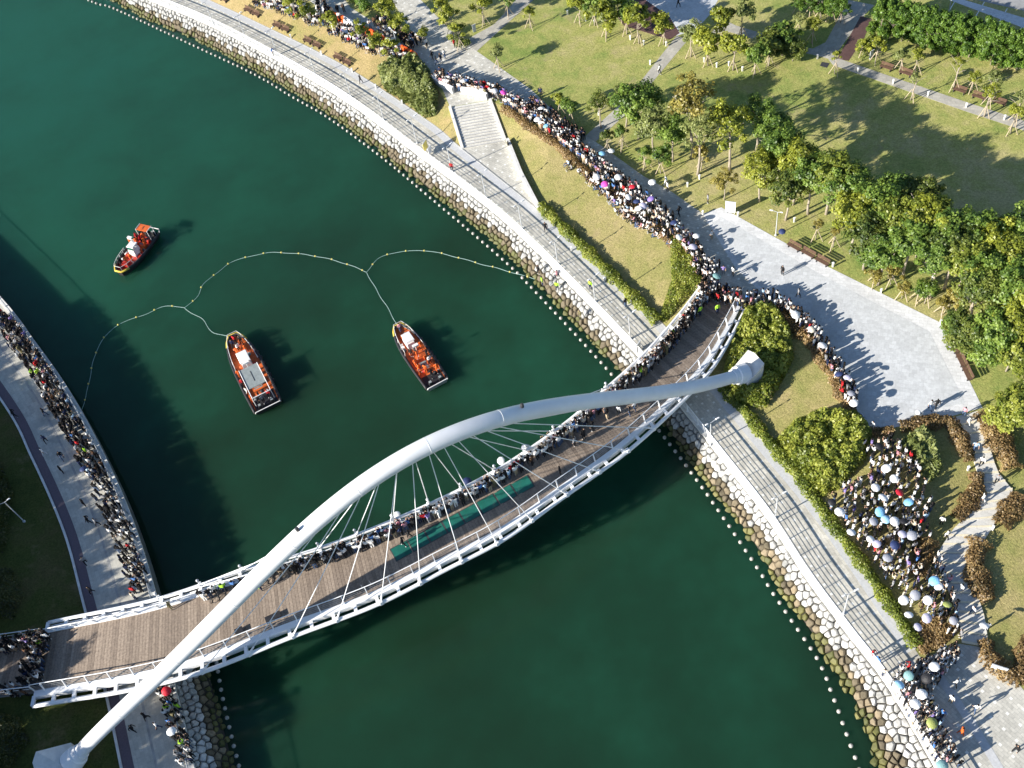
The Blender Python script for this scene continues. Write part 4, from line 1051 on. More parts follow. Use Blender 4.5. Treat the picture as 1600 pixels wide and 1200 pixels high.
def hedge(name, px, w, h, mat, label, group=None, dens=260, leaf=0.155, seed=0, wobble=0.25):
    r = np.random.default_rng(seed + 5); L = resample(np.array([G(x, y) for x, y in px]), step=0.25); nm = normals2(L)
    n = int(len(L) * 0.25 * (w + 2 * h) * dens / 2.2); i = r.integers(0, len(L), n); t = r.uniform(-1, 1, n); k = r.uniform(size=n)
    wl__ = 1 + wobble * np.sin(np.arange(len(L)) * 0.35 + r.uniform(0, 6)) + wobble * .6 * np.sin(np.arange(len(L)) * 0.9 + 2)
    prof = np.sqrt(np.clip(1 - np.abs(t) ** 3.0, 0, 1)); zz_ = prof * h * (k ** 0.4) * (0.8 + 0.2 * wl__[i]); 
    C = L[i].copy(); C[:, :2] += nm[i] * (t * w / 2 * wl__[i])[:, None]; C[:, :2] += r.normal(size=(n, 2)) * 0.06
    C[:, 2] = np.array([zat(a, b) for a, b in C[:, :2]]) + zz_
    Nn = np.zeros((n, 3)); Nn[:, :2] = nm[i] * t[:, None] * 1.2; Nn[:, 2] = 0.8; Nn += r.normal(size=(n, 3)) * 0.5
    cl = np.sin(L[i][:, 0] * 2.1) * np.sin(L[i][:, 1] * 1.7) * 0.25
    S = 0.5 + cl + r.normal(size=n) * 0.2; o = L[len(L) // 2]
    q = link_mesh(name, leaf_mesh(name, C - o, Nn, leaf, S, mat, r)); q.location = tuple(o); tag(q, label, 'hedge', group); return q
hedge('hedge', [(846, 325), (880, 358), (925, 402), (975, 452), (1028, 505)], 1.3, 0.95, 'leaf_hedge', 'yellow green hedge between the promenade and the sloping lawn', seed=1)
hedge('hedge', [(1128, 606), (1160, 640), (1200, 690), (1250, 750), (1300, 820), (1345, 880), (1390, 945), (1432, 1010)], 1.2, 0.75, 'leaf_hedge', 'yellow green hedge along the lower promenade below the hillside crowd', seed=2)
hedge('hedge', [(786, 168), (830, 200), (870, 228), (910, 265), (955, 305), (1000, 335), (1040, 372), (1070, 405)], 1.0, 0.5, 'leaf_brown', 'low brownish hedge along the downhill side of the crowded path', seed=3)
hedge('hedge', [(1205, 478), (1250, 520), (1290, 570), (1318, 620), (1342, 668)], 1.3, 0.6, 'leaf_brown', 'low brown hedge along the plaza edge below the spectators', seed=4)
hedge('hedge', [(1362, 676), (1380, 675), (1394, 673)], 1.0, 0.6, 'leaf_brown', 'short brown hedge at the lower corner of the plaza', seed=41)
hedge('hedge', [(1408, 668), (1440, 664), (1482, 660), (1495, 680), (1508, 705), (1514, 722)], 1.5, 0.9, 'leaf_brown', 'angled brown hedge left of the stepped path below the plaza', seed=5)
hedge('hedge', [(1524, 745), (1526, 765), (1508, 795), (1494, 812)], 1.6, 0.9, 'leaf_brown', 'curved brown hedge on the inner bend of the stepped path', seed=6)
hedge('hedge', [(1536, 650), (1552, 680), (1570, 708), (1580, 735)], 2.2, 1.1, 'leaf_brown', 'thick brown hedge right of the stepped path near the plaza', seed=7)
hedge('hedge', [(1592, 780), (1578, 800), (1562, 822)], 2.0, 1.0, 'leaf_brown', 'short brown hedge on the outer bend of the stepped path', seed=8)
hedge('hedge', [(1530, 850), (1522, 880), (1530, 915), (1543, 940)], 2.0, 1.0, 'leaf_brown', 'brown hedge right of the lower flight of the stepped path', seed=9)
hedge('hedge', [(1448, 848), (1444, 872), (1432, 900)], 1.8, 0.8, 'leaf_brown', 'small brown hedge inside the hillside crowd', seed=10)
hedge('hedge', [(1540, 1005), (1545, 1030), (1570, 1050), (1590, 1062), (1610, 1000)], 1.6, 0.9, 'leaf_brown', 'low brown hedge round the lawn corner at the lower plaza', seed=11)
shrub_mass('flower_bed', [(1425, 995), (1440, 965), (1490, 960), (1500, 985), (1470, 1012), (1440, 1025)], 0.5, 'leaf_brown', 'brown planted bed at the foot of the hillside crowd', seed=12, leaf=0.2, dens=110)
shrub_mass('shrubbery', [(1046, 372), (1060, 366), (1090, 410), (1100, 445), (1070, 470), (1040, 505), (1030, 498), (1050, 440)], 1.0, 'leaf_hedge', 'green shrubbery filling the corner beside the bridge end', seed=13, dens=90)
shrub_mass('shrubbery', [(1165, 485), (1205, 478), (1232, 510), (1240, 560), (1215, 610), (1195, 640), (1150, 632), (1140, 612), (1130, 585), (1140, 545)], 1.6, 'leaf_hedge', 'dark green shrubbery round the arch footing', seed=14, dens=85, leaf=0.28, rough=0.5)
shrub_mass('shrubbery', [(1212, 688), (1250, 655), (1300, 640), (1340, 648), (1362, 680), (1352, 720), (1310, 765), (1285, 778), (1245, 742)], 1.9, 'leaf_hedge', 'large domed green shrubbery on the slope below the plaza', seed=15, dens=95, leaf=0.28, soft=1.4, rough=0.45)
shrub_mass('shrubbery', [(592, 110), (620, 96), (655, 95), (672, 115), (685, 150), (682, 180), (665, 186), (640, 165), (602, 142)], 1.8, 'leaf_reed', 'tall feathery grass clump left of the stairs', cat='grass clump', seed=16, dens=70, leaf=0.34, soft=1.2, rough=0.5, elong=2.6)
shrub_mass('ornamental_grass', [(1410, 690), (1440, 672), (1458, 690), (1470, 735), (1450, 752), (1428, 730)], 1.5, 'leaf_reed', 'pale feathery grass clump beside the hillside crowd', cat='grass clump', seed=17, dens=90, leaf=0.34, elong=2.6)
hedge('hedge', [(530, -12), (560, 4), (575, 18)], 1.4, 1.2, 'leaf_pine', 'clipped green hedge above the crowd by the barriers', seed=18)
hedge('hedge', [(590, 12), (612, 36), (632, 58)], 1.2, 0.8, 'leaf_hedge', 'loose hedge left of the wide dotted path', seed=19)
hedge('hedge', [(1345, 72), (1352, 84), (1362, 62)], 1.4, 1.2, 'leaf_dark', 'small dark bush beside the maroon deck of the east path', seed=20)
hedge('hedge', [(712, 62), (722, 70), (734, 68)], 1.2, 0.8, 'leaf_dark', 'low bush at the fork of the dotted path', seed=22)
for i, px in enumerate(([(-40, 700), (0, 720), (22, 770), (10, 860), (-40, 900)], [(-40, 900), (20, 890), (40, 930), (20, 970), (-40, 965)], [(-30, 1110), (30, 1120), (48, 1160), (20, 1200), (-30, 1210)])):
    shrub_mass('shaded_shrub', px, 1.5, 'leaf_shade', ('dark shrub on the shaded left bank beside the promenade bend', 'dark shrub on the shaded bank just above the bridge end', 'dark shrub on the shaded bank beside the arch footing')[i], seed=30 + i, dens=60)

# ------------------------------------------------------------------ people
SK = dict(pel=(0, 0, .95, .155), che=(0, 0, 1.26, .165), nec=(0, 0.01, 1.47, .065), hed=(0, .03, 1.60, .095), top=(0, .0, 1.70, .068))
def skeleton(pose):
    j = dict(SK)
    for s, n in ((-1, 'L'), (1, 'R')):
        f = s * (0.17 if pose == 'walk' else 0.02)
        j['hip' + n] = (s * .10, 0, .90, .095); j['kne' + n] = (s * .11, f + .03, .50, .065); j['ank' + n] = (s * .11, f * 1.4 - .03, .10, .048); j['toe' + n] = (s * .12, f * 1.4 + .13, .05, .042)
        j['sho' + n] = (s * .19, 0, 1.41, .075); j['elb' + n] = (s * .26, -.03 - f * .6, 1.14, .05); j['wri' + n] = (s * .27, .06 - f * .9, .90, .038); j['han' + n] = (s * .26, .09 - f, .80, .042)
        if pose == 'film': j['elb' + n] = (s * .24, .16, 1.20, .05); j['wri' + n] = (s * .13, .34, 1.42, .038); j['han' + n] = (s * .06, .37, 1.52, .042)
        if pose == 'hold' and s == 1: j['elb' + n] = (s * .26, .10, 1.16, .05); j['wri' + n] = (s * .20, .24, 1.32, .038); j['han' + n] = (s * .18, .25, 1.42, .042)
        if pose == 'lean': j['elb' + n] = (s * .28, .14, 1.10, .05); j['wri' + n] = (s * .20, .36, 1.10, .038); j['han' + n] = (s * .10, .42, 1.11, .042)
    if pose == 'sit':
        for k in ('pel', 'che', 'nec', 'hed', 'top'): x, y, z, r = j[k]; j[k] = (x, y - .05, z - .78, r)
        for s, n in ((-1, 'L'), (1, 'R')):
            j['hip' + n] = (s * .11, 0.02, .13, .095); j['kne' + n] = (s * .20, .40, .36, .065); j['ank' + n] = (s * .12, .62, .09, .048); j['toe' + n] = (s * .13, .76, .06, .042)
            j['sho' + n] = (s * .19, -.05, .63, .075); j['elb' + n] = (s * .27, .10, .42, .05); j['wri' + n] = (s * .18, .30, .42, .038); j['han' + n] = (s * .12, .38, .44, .042)
    if pose == 'bench':
        for k in ('pel', 'che', 'nec', 'hed', 'top'): x, y, z, r = j[k]; j[k] = (x, y, z - .40, r)
        for s, n in ((-1, 'L'), (1, 'R')):
            j['hip' + n] = (s * .11, 0.05, .52, .095); j['kne' + n] = (s * .13, .45, .50, .065); j['ank' + n] = (s * .13, .47, .10, .048); j['toe' + n] = (s * .14, .62, .05, .042)
            j['sho' + n] = (s * .19, 0, 1.01, .075); j['elb' + n] = (s * .26, .06, .76, .05); j['wri' + n] = (s * .18, .28, .68, .038); j['han' + n] = (s * .14, .36, .66, .042)
    return j
BONES = [('pel', 'che'), ('che', 'nec'), ('nec', 'hed'), ('hed', 'top')] + [(a + n, b + n) for n in 'LR' for a, b in (('hip', 'kne'), ('kne', 'ank'), ('ank', 'toe'), ('sho', 'elb'), ('elb', 'wri'), ('wri', 'han'))] + [('pel', 'hipL'), ('pel', 'hipR'), ('che', 'shoL'), ('che', 'shoR')]
def person_base(pose, sub):
    j = skeleton(pose); names = list(j); ix = {n: i for i, n in enumerate(names)}
    me = bpy.data.meshes.new('skel'); me.from_pydata([j[n][:3] for n in names], [(ix[a], ix[b]) for a, b in BONES], [])
    o = bpy.data.objects.new('skel', me); COL.objects.link(o)
    sk = o.modifiers.new('Skin', 'SKIN')
    for n, d in zip(names, me.skin_vertices[0].data):
        d.radius = (j[n][3],) * 2; d.use_root = n == 'pel'
        if n in ('pel', 'che'): d.radius = (j[n][3], j[n][3] * 0.75)
    sk.use_smooth_shade = True
    if sub: o.modifiers.new('Sub', 'SUBSURF').levels = 1
    dg = bpy.context.evaluated_depsgraph_get(); ev = o.evaluated_get(dg); m2 = bpy.data.meshes.new_from_object(ev)
    v = np.array([x.co[:] for x in m2.vertices]); f = [tuple(p.vertices) for p in m2.polygons]
    part = []
    for q in f:
        c = v[list(q)].mean(0); best = (1e9, None)
        for a, b in BONES:
            A_, B_ = np.array(j[a][:3]), np.array(j[b][:3]); t = np.clip((c - A_) @ (B_ - A_) / ((B_ - A_) @ (B_ - A_)), 0, 1); d = np.linalg.norm(c - A_ - t * (B_ - A_)) - (j[a][3] * (1 - t) + j[b][3] * t) * .9
            if d < best[0]: best = (d, a + b)
        k = best[1]
        if k in ('neched', 'hedtop'): part.append('hair' if (c[1] < j['hed'][1] + .035 and c[2] > j['nec'][2] + .03) or c[2] > j['hed'][2] + .05 else 'skin')
        elif k.startswith('hip') or k.startswith('kne') or k.startswith('pelhip'): part.append('legs')
        elif k.startswith('ank'): part.append('shoe')
        elif k.startswith('elb'): part.append('sleeve')
        elif k.startswith('wri'): part.append('skin')
        elif k == 'pelche' and c[2] < j['pel'][2] + .05: part.append('legs')
        else: part.append('top')
    bpy.data.objects.remove(o); bpy.data.meshes.remove(me); bpy.data.meshes.remove(m2)
    return v, f, np.array(part)
POSES = ['stand', 'film', 'hold', 'lean', 'walk', 'sit', 'bench']
BASE = {p: person_base(p, True) for p in POSES}; LOWB = {p: person_base(p, False) for p in POSES}
C_ = dict(white=(.78, .77, .75), black=(.018, .018, .02), navy=(.02, .03, .075), grey=(.26, .26, .27), cream=(.6, .53, .42), red=(.5, .025, .03), blue=(.08, .2, .48), pink=(.62, .3, .34), beige=(.42, .33, .22), hivis=(.42, .72, .06), orange=(.75, .14, .03), khaki=(.17, .15, .08), jeans=(.07, .11, .2), violet=(.26, .2, .45), skyblue=(.4, .55, .7), brown=(.13, .07, .04))
OUTFITS = [('white', 'black', 1), ('white', 'jeans', 0), ('black', 'black', 1), ('black', 'jeans', 1), ('grey', 'black', 1), ('navy', 'black', 1), ('white', 'beige', 0), ('cream', 'navy', 1), ('red', 'black', 1), ('blue', 'black', 0), ('pink', 'jeans', 0), ('hivis', 'navy', 1), ('orange', 'orange', 1), ('khaki', 'khaki', 1), ('violet', 'grey', 0), ('skyblue', 'jeans', 0), ('white', 'white', 0), ('brown', 'black', 1), ('black', 'beige', 0)]
TOPNAME = dict(hivis='bright green vest', cream='cream jacket', skyblue='pale blue shirt', orange='orange suit', khaki='khaki coverall')
SKIN = (.42, .26, .18); HAIR = (.012, .01, .009)
def outfit_cols(part, oi):
    t, l, slv = OUTFITS[oi]; m = dict(top=C_[t], legs=C_[l], hair=HAIR if t != 'cream' else (.05, .03, .02), skin=SKIN, shoe=(.05, .05, .05) if oi % 2 else (.5, .5, .5), sleeve=C_[t] if slv else SKIN)
    return np.array([(*m[p], 1.0) for p in part], np.float32)
PM = {}
def person_mesh(pose, oi):
    if (pose, oi) not in PM:
        v, f, part = BASE[pose]; me = bpy.data.meshes.new('person'); me.from_pydata(v.tolist(), [], f)
        a = me.attributes.new('col', 'FLOAT_COLOR', 'FACE'); a.data.foreach_set('color', outfit_cols(part, oi).ravel())
        me.materials.append(MATS['clothing']); me.polygons.foreach_set('use_smooth', [True] * len(f)); me.update(); PM[(pose, oi)] = me
    return PM[(pose, oi)]
FOLK = []          # (pos, heading, pose, outfit, place, priority)
GRID = {}
def free(p, d):
    kx, ky = int(p[0] // 1), int(p[1] // 1)
    for i in (-1, 0, 1):
        for k in (-1, 0, 1):
            for q in GRID.get((kx + i, ky + k), ()):
                if abs(q[2] - p[2]) < 1.5 and math.hypot(q[0] - p[0], q[1] - p[1]) < d: return False
    return True
LOOK = P(480, 520, 0)
W_DARK = [3, 1, 9, 6, 4, 4, 1, 1, .5, .4, .3, 0, 0, .5, .3, .4, .5, 1, 2]
W_LIGHT = [8, 5, 5, 3, 2, 2, 4, 2.5, 1.2, .8, 1.6, 0, 0, .5, 1, 1.4, 3, .6, 2]
W_LEFT = [4, 1, 10, 6, 3, 4, 1, 1, .8, .4, .2, 1.3, 0, .5, .2, .4, .5, 1, 1]
W_BR = [5, 2, 6, 3, 3, 2, 1, 3, .4, .4, .4, .4, 0, 4, .2, .5, 1, 5, 2]
def put(p, place, pose='stand', weights=W_DARK, heading=None, pri=0, oi=None, gap=0.42):
    if not free(p, gap): return False
    GRID.setdefault((int(p[0] // 1), int(p[1] // 1)), []).append(p)
    if heading is None: heading = math.atan2(LOOK[1] - p[1], LOOK[0] - p[0]) - math.pi / 2 + random.gauss(0, .35)
    if oi is None: oi = random.choices(range(len(OUTFITS)), weights)[0]
    FOLK.append((np.array(p), heading, pose, oi, place, pri)); return True
def crowd_line(px, width, n, place, poses=(('stand', 5), ('film', 3), ('hold', 1), ('lean', 1)), weights=W_DARK, bias=0.0, gap=0.42):
    L = resample(np.array([G(x, y, WALK) for x, y in px]), step=0.2); nm = normals2(L); k = 0; tries = 0
    while k < n and tries < n * 6:
        tries += 1; i = random.randrange(len(L)); p = L[i].copy(); o_ = random.uniform(-1, 1) * width / 2
        p[:2] += nm[i] * o_; zref = p[2]; p[2] = zat(p[0], p[1], WALK)
        if abs(p[2] - zref) > 1.2: continue
        k += put(p, place, random.choices([a for a, _ in poses], [b for _, b in poses])[0], weights, gap=gap)
def crowd_area(px, n, place, poses=(('stand', 6), ('film', 3), ('hold', 1)), weights=W_LIGHT, gap=0.5):
    poly = [G(x, y, WALK) for x, y in px]; xs_ = [p[0] for p in poly]; ys_ = [p[1] for p in poly]; k = tries = 0
    while k < n and tries < n * 12:
        tries += 1; x, y = random.uniform(min(xs_), max(xs_)), random.uniform(min(ys_), max(ys_))
        if not inside(poly, x, y): continue
        k += put(np.array([x, y, zat(x, y, WALK)]), place, random.choices([a for a, _ in poses], [b for _, b in poses])[0], weights, gap=gap)
def single(x, y, place, pose='walk', oi=None, weights=W_DARK, heading=None):
    put(G(x, y, WALK), place, pose, weights, random.uniform(0, 6.28) if heading is None else heading, 1, oi, 0.2)
SITTING = (('sit', 7), ('stand', 2), ('film', 1))
# isolated figures first
for x, y, pl, po, oi in [(1222, 430, 'alone on the plaza', 'stand', 2), (1247, 465, 'on the plaza', 'walk', 4), (1031, 116, 'on the narrow lawn path', 'walk', 0), (565, 131, 'on the promenade edge under the benches', 'walk', 2), (853, 362, 'on the promenade below the sloping lawn', 'walk', 2), (978, 480, 'on the promenade near the bridge', 'stand', 3), (923, 452, 'on the promenade near the hedge', 'stand', 11), (429, 88, 'leaning on the white railing', 'lean', 9), (707, 268, 'beside the white railing', 'stand', 8), (711, 75, 'beside the dotted path fork', 'stand', 8), (677, 95, 'on the dotted path', 'walk', 2), (683, 102, 'on the dotted path', 'walk', 3), (690, 98, 'on the dotted path', 'stand', 3), (696, 92, 'on the dotted path', 'stand', 1), (668, 75, 'on the dotted path', 'stand', 0), (846, 152, 'on the lawn beside the crowded path', 'stand', 5), (957, 172, 'on the narrow path in tree shade', 'walk', 9), (1060, 12, 'in the shaded tree court', 'walk', 2), (1380, 1056, 'beside the white railing at the lower plaza', 'stand', 7), (1370, 1038, 'beside the white railing at the lower plaza', 'stand', 9), (1362, 1026, 'beside the white railing at the lower plaza', 'lean', 8), (1585, 1175, 'on the lower plaza', 'walk', 2), (1492, 1072, 'on the lower plaza', 'walk', 0), (1523, 1112, 'on the lower plaza', 'walk', 1), (1500, 1148, 'on the lower plaza', 'walk', 12), (1484, 1098, 'on the lower plaza', 'stand', 6), (1470, 1120, 'on the lower plaza', 'stand', 9),
    (1452, 640, 'on the plaza by the pushchair', 'walk', 1), (1462, 638, 'on the plaza by the pushchair', 'walk', 2), (1505, 650, 'at the head of the stepped path', 'stand', 10), (1512, 665, 'at the head of the stepped path', 'walk', 16), (1362, 672, 'at the plaza corner', 'stand', 16), (1522, 705, 'on the stepped path', 'walk', 15), (1532, 728, 'on the stepped path', 'walk', 0), (1556, 755, 'on the bend of the stepped path', 'walk', 4), (1534, 785, 'on the bend of the stepped path', 'walk', 16), (1478, 842, 'on the lower stepped path', 'walk', 0), (1470, 820, 'on the grass beside the stepped path', 'stand', 0), (1500, 925, 'on the lower stepped path', 'walk', 16), (1518, 960, 'on the lower stepped path', 'walk', 1), (1540, 985, 'at the stepped path foot', 'stand', 16),
    (26, 652, 'on the shaded left promenade', 'walk', 2), (146, 927, 'on the shaded left promenade', 'walk', 2), (137, 882, 'on the shaded left promenade', 'walk', 4), (100, 740, 'on the left promenade', 'stand', 2), (72, 712, 'on the left promenade', 'walk', 16), (74, 692, 'on the left promenade', 'walk', 5), (73, 650, 'on the left promenade', 'walk', 3), (20, 548, 'on the left promenade', 'stand', 5), (66, 610, 'on the left promenade', 'stand', 2), (100, 718, 'on the left promenade', 'walk', 3), (142, 818, 'on the left promenade', 'walk', 2), (155, 822, 'on the left promenade', 'walk', 4), (135, 792, 'on the left promenade', 'stand', 2),
    (212, 1143, 'on the promenade below the bridge', 'walk', 2), (232, 1124, 'on the promenade below the bridge', 'walk', 2), (250, 1138, 'on the promenade below the bridge', 'walk', 1),
    (1094, 494, 'on the bridge deck', 'stand', 11), (1121, 490, 'at the bridge end', 'stand', 11), (641, 840, 'on the glass panels', 'walk', 2), (632, 853, 'on the glass panels', 'walk', 2), (876, 742, 'on the bridge deck by the south rail', 'stand', 2), (967, 648, 'on the bridge deck right of the arch', 'walk', 0), (984, 650, 'on the bridge deck right of the arch', 'stand', 3), (992, 642, 'on the bridge deck right of the arch', 'walk', 1), (17, 1018, 'on the left end of the bridge', 'walk', 2), (12, 1022, 'on the left end of the bridge', 'stand', 7), (270, 952, 'by the north rail of the bridge', 'stand', 13), (410, 922, 'by the north rail', 'stand', 11), (575, 1215, 'x', 'stand', 2),
    (795, 232, 'at the foot of the stair wall', 'bench', 2), (1145, 432, 'at the plaza near the bridge', 'stand', 0), (1130, 430, 'at the plaza near the bridge', 'stand', 14), (1061, 338, 'on the crowded path near the plaza', 'walk', 2), (1041, 290, 'on the crowded path edge', 'walk', 16), (1043, 300, 'on the crowded path edge', 'stand', 0), (1106, 318, 'on the lawn by the white board', 'stand', 4), (1112, 375, 'on the plaza beside the crowd', 'stand', 6)]:
    if pl == 'x': continue
    single(x, y, pl, po, oi)
# crowds
crowd_line([(402, -2), (440, 10), (480, 25), (520, 43), (560, 62), (600, 79), (640, 93)], 2.1, 135, 'packed along the lawn edge by the barriers', SITTING, W_LIGHT)
crowd_line([(585, 40), (620, 60), (650, 75)], 2.5, 32, 'on the path behind the barriers', weights=W_DARK)
crowd_line([(430, -14), (500, 12), (545, 26)], 3.0, 30, 'on the path behind the barriers', weights=W_DARK)
crowd_line([(684, 124), (715, 136), (745, 142), (770, 148), (800, 165)], 1.8, 70, 'above the stairs', weights=W_LIGHT)
crowd_line([(800, 164), (850, 198), (890, 228), (930, 260), (970, 290), (1010, 320), (1050, 356), (1082, 395), (1100, 432)], 1.7, 265, 'lining the crowded upper path', weights=W_LIGHT)
crowd_line([(830, 165), (870, 195), (910, 222)], 1.6, 40, 'on the shady side of the crowded upper path', weights=W_DARK)
crowd_line([(925, 275), (950, 300), (975, 322), (1000, 345), (1030, 352)], 1.6, 60, 'sitting on the sloping lawn below the crowded path', SITTING, W_LIGHT)
crowd_area([(975, 318), (1010, 318), (1045, 362), (1052, 385), (1015, 362)], 70, 'on the sloping lawn near the bridge', SITTING, W_LIGHT)
for x, y in ((888, 258), (893, 265), (905, 270), (918, 280), (1002, 355), (962, 332), (978, 340), (991, 345)): single(x, y, 'sitting on the sloping lawn', 'sit', None, W_LIGHT)
crowd_line([(1098, 448), (1120, 462), (1145, 470), (1168, 478)], 1.9, 62, 'across the bridge entrance', weights=W_LIGHT)
crowd_line([(1110, 440), (1095, 415), (1120, 425)], 1.5, 26, 'across the bridge entrance', weights=W_LIGHT)
def deck_crowd(t0, t1, w0, w1, n, place, weights, gap=0.38, poses=(('lean', 3), ('film', 3), ('stand', 3))):
    k = tries = 0
    while k < n and tries < n * 8:
        tries += 1; t = random.uniform(t0, t1); p = at(GN, t) * (1 - (w := random.uniform(w0, w1))) + at(GS, t) * w
        k += put(p, place, random.choices([a_ for a_, _ in poses], [b_ for _, b_ in poses])[0], weights, gap=gap)
deck_crowd(0.80, 0.99, 0.17, 0.30, 110, 'packed along the north rail of the bridge', W_BR, 0.34)
deck_crowd(0.73, 0.80, 0.17, 0.27, 30, 'packed along the north rail of the bridge', W_BR, 0.36)
deck_crowd(0.40, 0.73, 0.17, 0.27, 120, 'along the north rail of the bridge', W_LIGHT)
deck_crowd(0.31, 0.40, 0.17, 0.27, 28, 'along the north rail left of the arch', W_DARK)
deck_crowd(0.20, 0.31, 0.17, 0.22, 14, 'by the bicycles along the north rail', W_BR)
crowd_area([(905, 658), (950, 640), (960, 650), (910, 690), (860, 720), (835, 720), (850, 690)], 34, 'standing about on the bridge deck', weights=W_DARK, gap=0.8)
crowd_line([(1170, 478), (1200, 470), (1230, 487), (1255, 508), (1280, 540), (1300, 570), (1318, 602), (1334, 640)], 1.3, 105, 'lining the plaza edge', weights=W_LIGHT)
crowd_area([(1345, 700), (1395, 690), (1440, 740), (1455, 800), (1450, 850), (1432, 845), (1440, 905), (1425, 950), (1400, 930), (1370, 885), (1330, 830), (1295, 795), (1310, 770), (1360, 745)], 185, 'in the hillside crowd', weights=W_LIGHT, gap=0.55)
crowd_area([(1440, 905), (1465, 870), (1480, 905), (1496, 960), (1500, 1000), (1475, 990), (1440, 960), (1425, 950)], 80, 'in the crowd at the foot of the hillside', weights=W_LIGHT, gap=0.5)
crowd_area([(1392, 1068), (1410, 1050), (1450, 1030), (1495, 1010), (1500, 1030), (1470, 1060), (1452, 1090), (1470, 1140), (1500, 1200), (1465, 1195), (1430, 1140)], 300, 'in the crowd by the white railing at the lower right', weights=W_LIGHT, gap=0.36)
crowd_line([(-5, 500), (20, 520), (45, 555), (75, 600), (110, 660), (135, 705), (160, 760), (185, 815), (205, 870), (225, 930)], 2.2, 250, 'along the left promenade railing', weights=W_LEFT)
crowd_line([(258, 1075), (272, 1110), (285, 1150), (297, 1195)], 1.3, 62, 'along the railing below the bridge', weights=W_LEFT)
deck_crowd(-0.10, 0.0, 0.18, 0.32, 34, 'at the left end of the bridge', W_LEFT)
deck_crowd(-0.015, 0.008, 0.17, 0.80, 46, 'across the left end of the bridge', W_LEFT)
crowd_line([(12, 1082), (30, 1085), (48, 1082)], 0.8, 10, 'by the south rail at the left end', weights=W_LEFT)
# build: every lone figure and those that show largest get their own object, the others are one mass
def in_view(p): x, y = J(p); return -8 < x < 1608 and -8 < y < 1208
FOLK = [q for q in FOLK if in_view(q[0])]
lone = [q for q in FOLK if q[5]]; mass = sorted([q for q in FOLK if not q[5]], key=lambda q: -ppm(q[0]))
nown = 290 - len(lone)
own = lone + mass[:nown]; rest = mass[nown:]
POSEW = dict(stand='standing', film='filming', hold='raising an arm', lean='leaning', walk='walking', sit='sitting', bench='seated')
for p, hd, pose, oi, place, pri in own:
    o = link_mesh('person', person_mesh(pose, oi)); s = random.uniform(.94, 1.04)
    o.location = (p[0], p[1], p[2] + 0.012); o.rotation_euler = (0, 0, hd); o.scale = (s, s, s)
    t, l, _ = OUTFITS[oi]; tn = TOPNAME.get(t, t + ' top')
    tag(o, f"person in {tn} {POSEW[pose] if pri else ''} {place}".replace('  ', ' ').replace('sitting sitting', 'sitting').replace('leaning leaning', 'leaning').replace('standing standing', 'standing'), 'person', 'people ' + place if not pri else 'lone people on the paths')
V = []; Fv = []; Cc = []; base_i = 0
for p, hd, pose, oi, place, pri in rest:
    v, f, part = LOWB[pose]; c, s = math.cos(hd), math.sin(hd); k = random.uniform(.94, 1.04)
    R = np.array([[c, -s, 0], [s, c, 0], [0, 0, 1]]) * k
    V.append(v @ R.T + p + [0, 0, 0.012]); Fv += [tuple(i + base_i for i in q) for q in f]; base_i += len(v); Cc.append(outfit_cols(part, oi))
if V:
    me = bpy.data.meshes.new('crowd'); me.from_pydata(np.vstack(V).tolist(), [], Fv)
    a = me.attributes.new('col', 'FLOAT_COLOR', 'FACE'); a.data.foreach_set('color', np.vstack(Cc).ravel()); me.materials.append(MATS['clothing']); me.update()
    tag(link_mesh('crowd', me), 'dense distant crowd of spectators lining the upper path, lawn and bridge', 'crowd', kind='stuff')
print('people', len(own), len(rest))

# umbrellas held above the crowd
UMB = dict(white=(.8, .8, .8), black=(.02, .02, .024), navy=(.025, .04, .12), blue=(.2, .45, .68), pink=(.75, .08, .45), red=(.6, .02, .04), violet=(.25, .17, .5), grey=(.3, .31, .36), lavender=(.5, .48, .62), green=(.3, .34, .1), cream=(.7, .62, .5), teal=(.2, .36, .36))
for k, c in UMB.items(): simple('umbrella_' + k, c, 0.6, 0.06, 2.0, obj=True)
UM = {}
def umbrella(x, y, col, place, pt=None):
    if col not in UM:
        m = MB(); n = 8; prof = [(0.0, 0.30), (0.22, 0.27), (0.42, 0.18), (0.56, 0.04)]; vs = [(0, 0, 0.30)]; fs = []
        for r_, z in prof[1:]:
            for k in range(2 * n):
                sc_ = 1.0 if k % 2 == 0 else (0.94 if r_ > .5 else 0.97); zz_ = z if k % 2 == 0 else z + (0.035 if r_ > .5 else 0.0)
                vs.append((math.cos(math.pi * k / n) * r_ * sc_, math.sin(math.pi * k / n) * r_ * sc_, zz_))
        for k in range(2 * n): fs.append((0, 1 + k, 1 + (k + 1) % (2 * n)))
        for a in range(2):
            for k in range(2 * n): fs.append((1 + a * 2 * n + k, 1 + (a + 1) * 2 * n + k, 1 + (a + 1) * 2 * n + (k + 1) % (2 * n), 1 + a * 2 * n + (k + 1) % (2 * n)))
        UM[col] = (m.add(vs, fs).mesh('canopy', 'umbrella_' + col), MB().tube([(0, 0, -0.55), (0, 0, 0.37)], 0.012, 5).tube([(0, 0, -0.55), (.03, 0, -.62), (.07, 0, -.58)], 0.018, 5).mesh('shaft', 'dark_metal'))
    g = G(x, y, WALK) if pt is None else pt
    if pt is None: g = P(x, y, g[2] + 2.05)
    e = empty('umbrella', (g[0], g[1], g[2]), random.uniform(0, 6)); e.rotation_euler = (random.uniform(-.35, .2), random.uniform(-.45, .1), random.uniform(0, 6)); e.scale = (random.uniform(.72, .95),) * 3
    link_mesh('canopy', UM[col][0], e); link_mesh('shaft', UM[col][1], e)
    tag(e, f"{dict(navy='dark blue', blue='bright blue').get(col, col)} umbrella {place}", 'umbrella', 'umbrellas over the crowd')
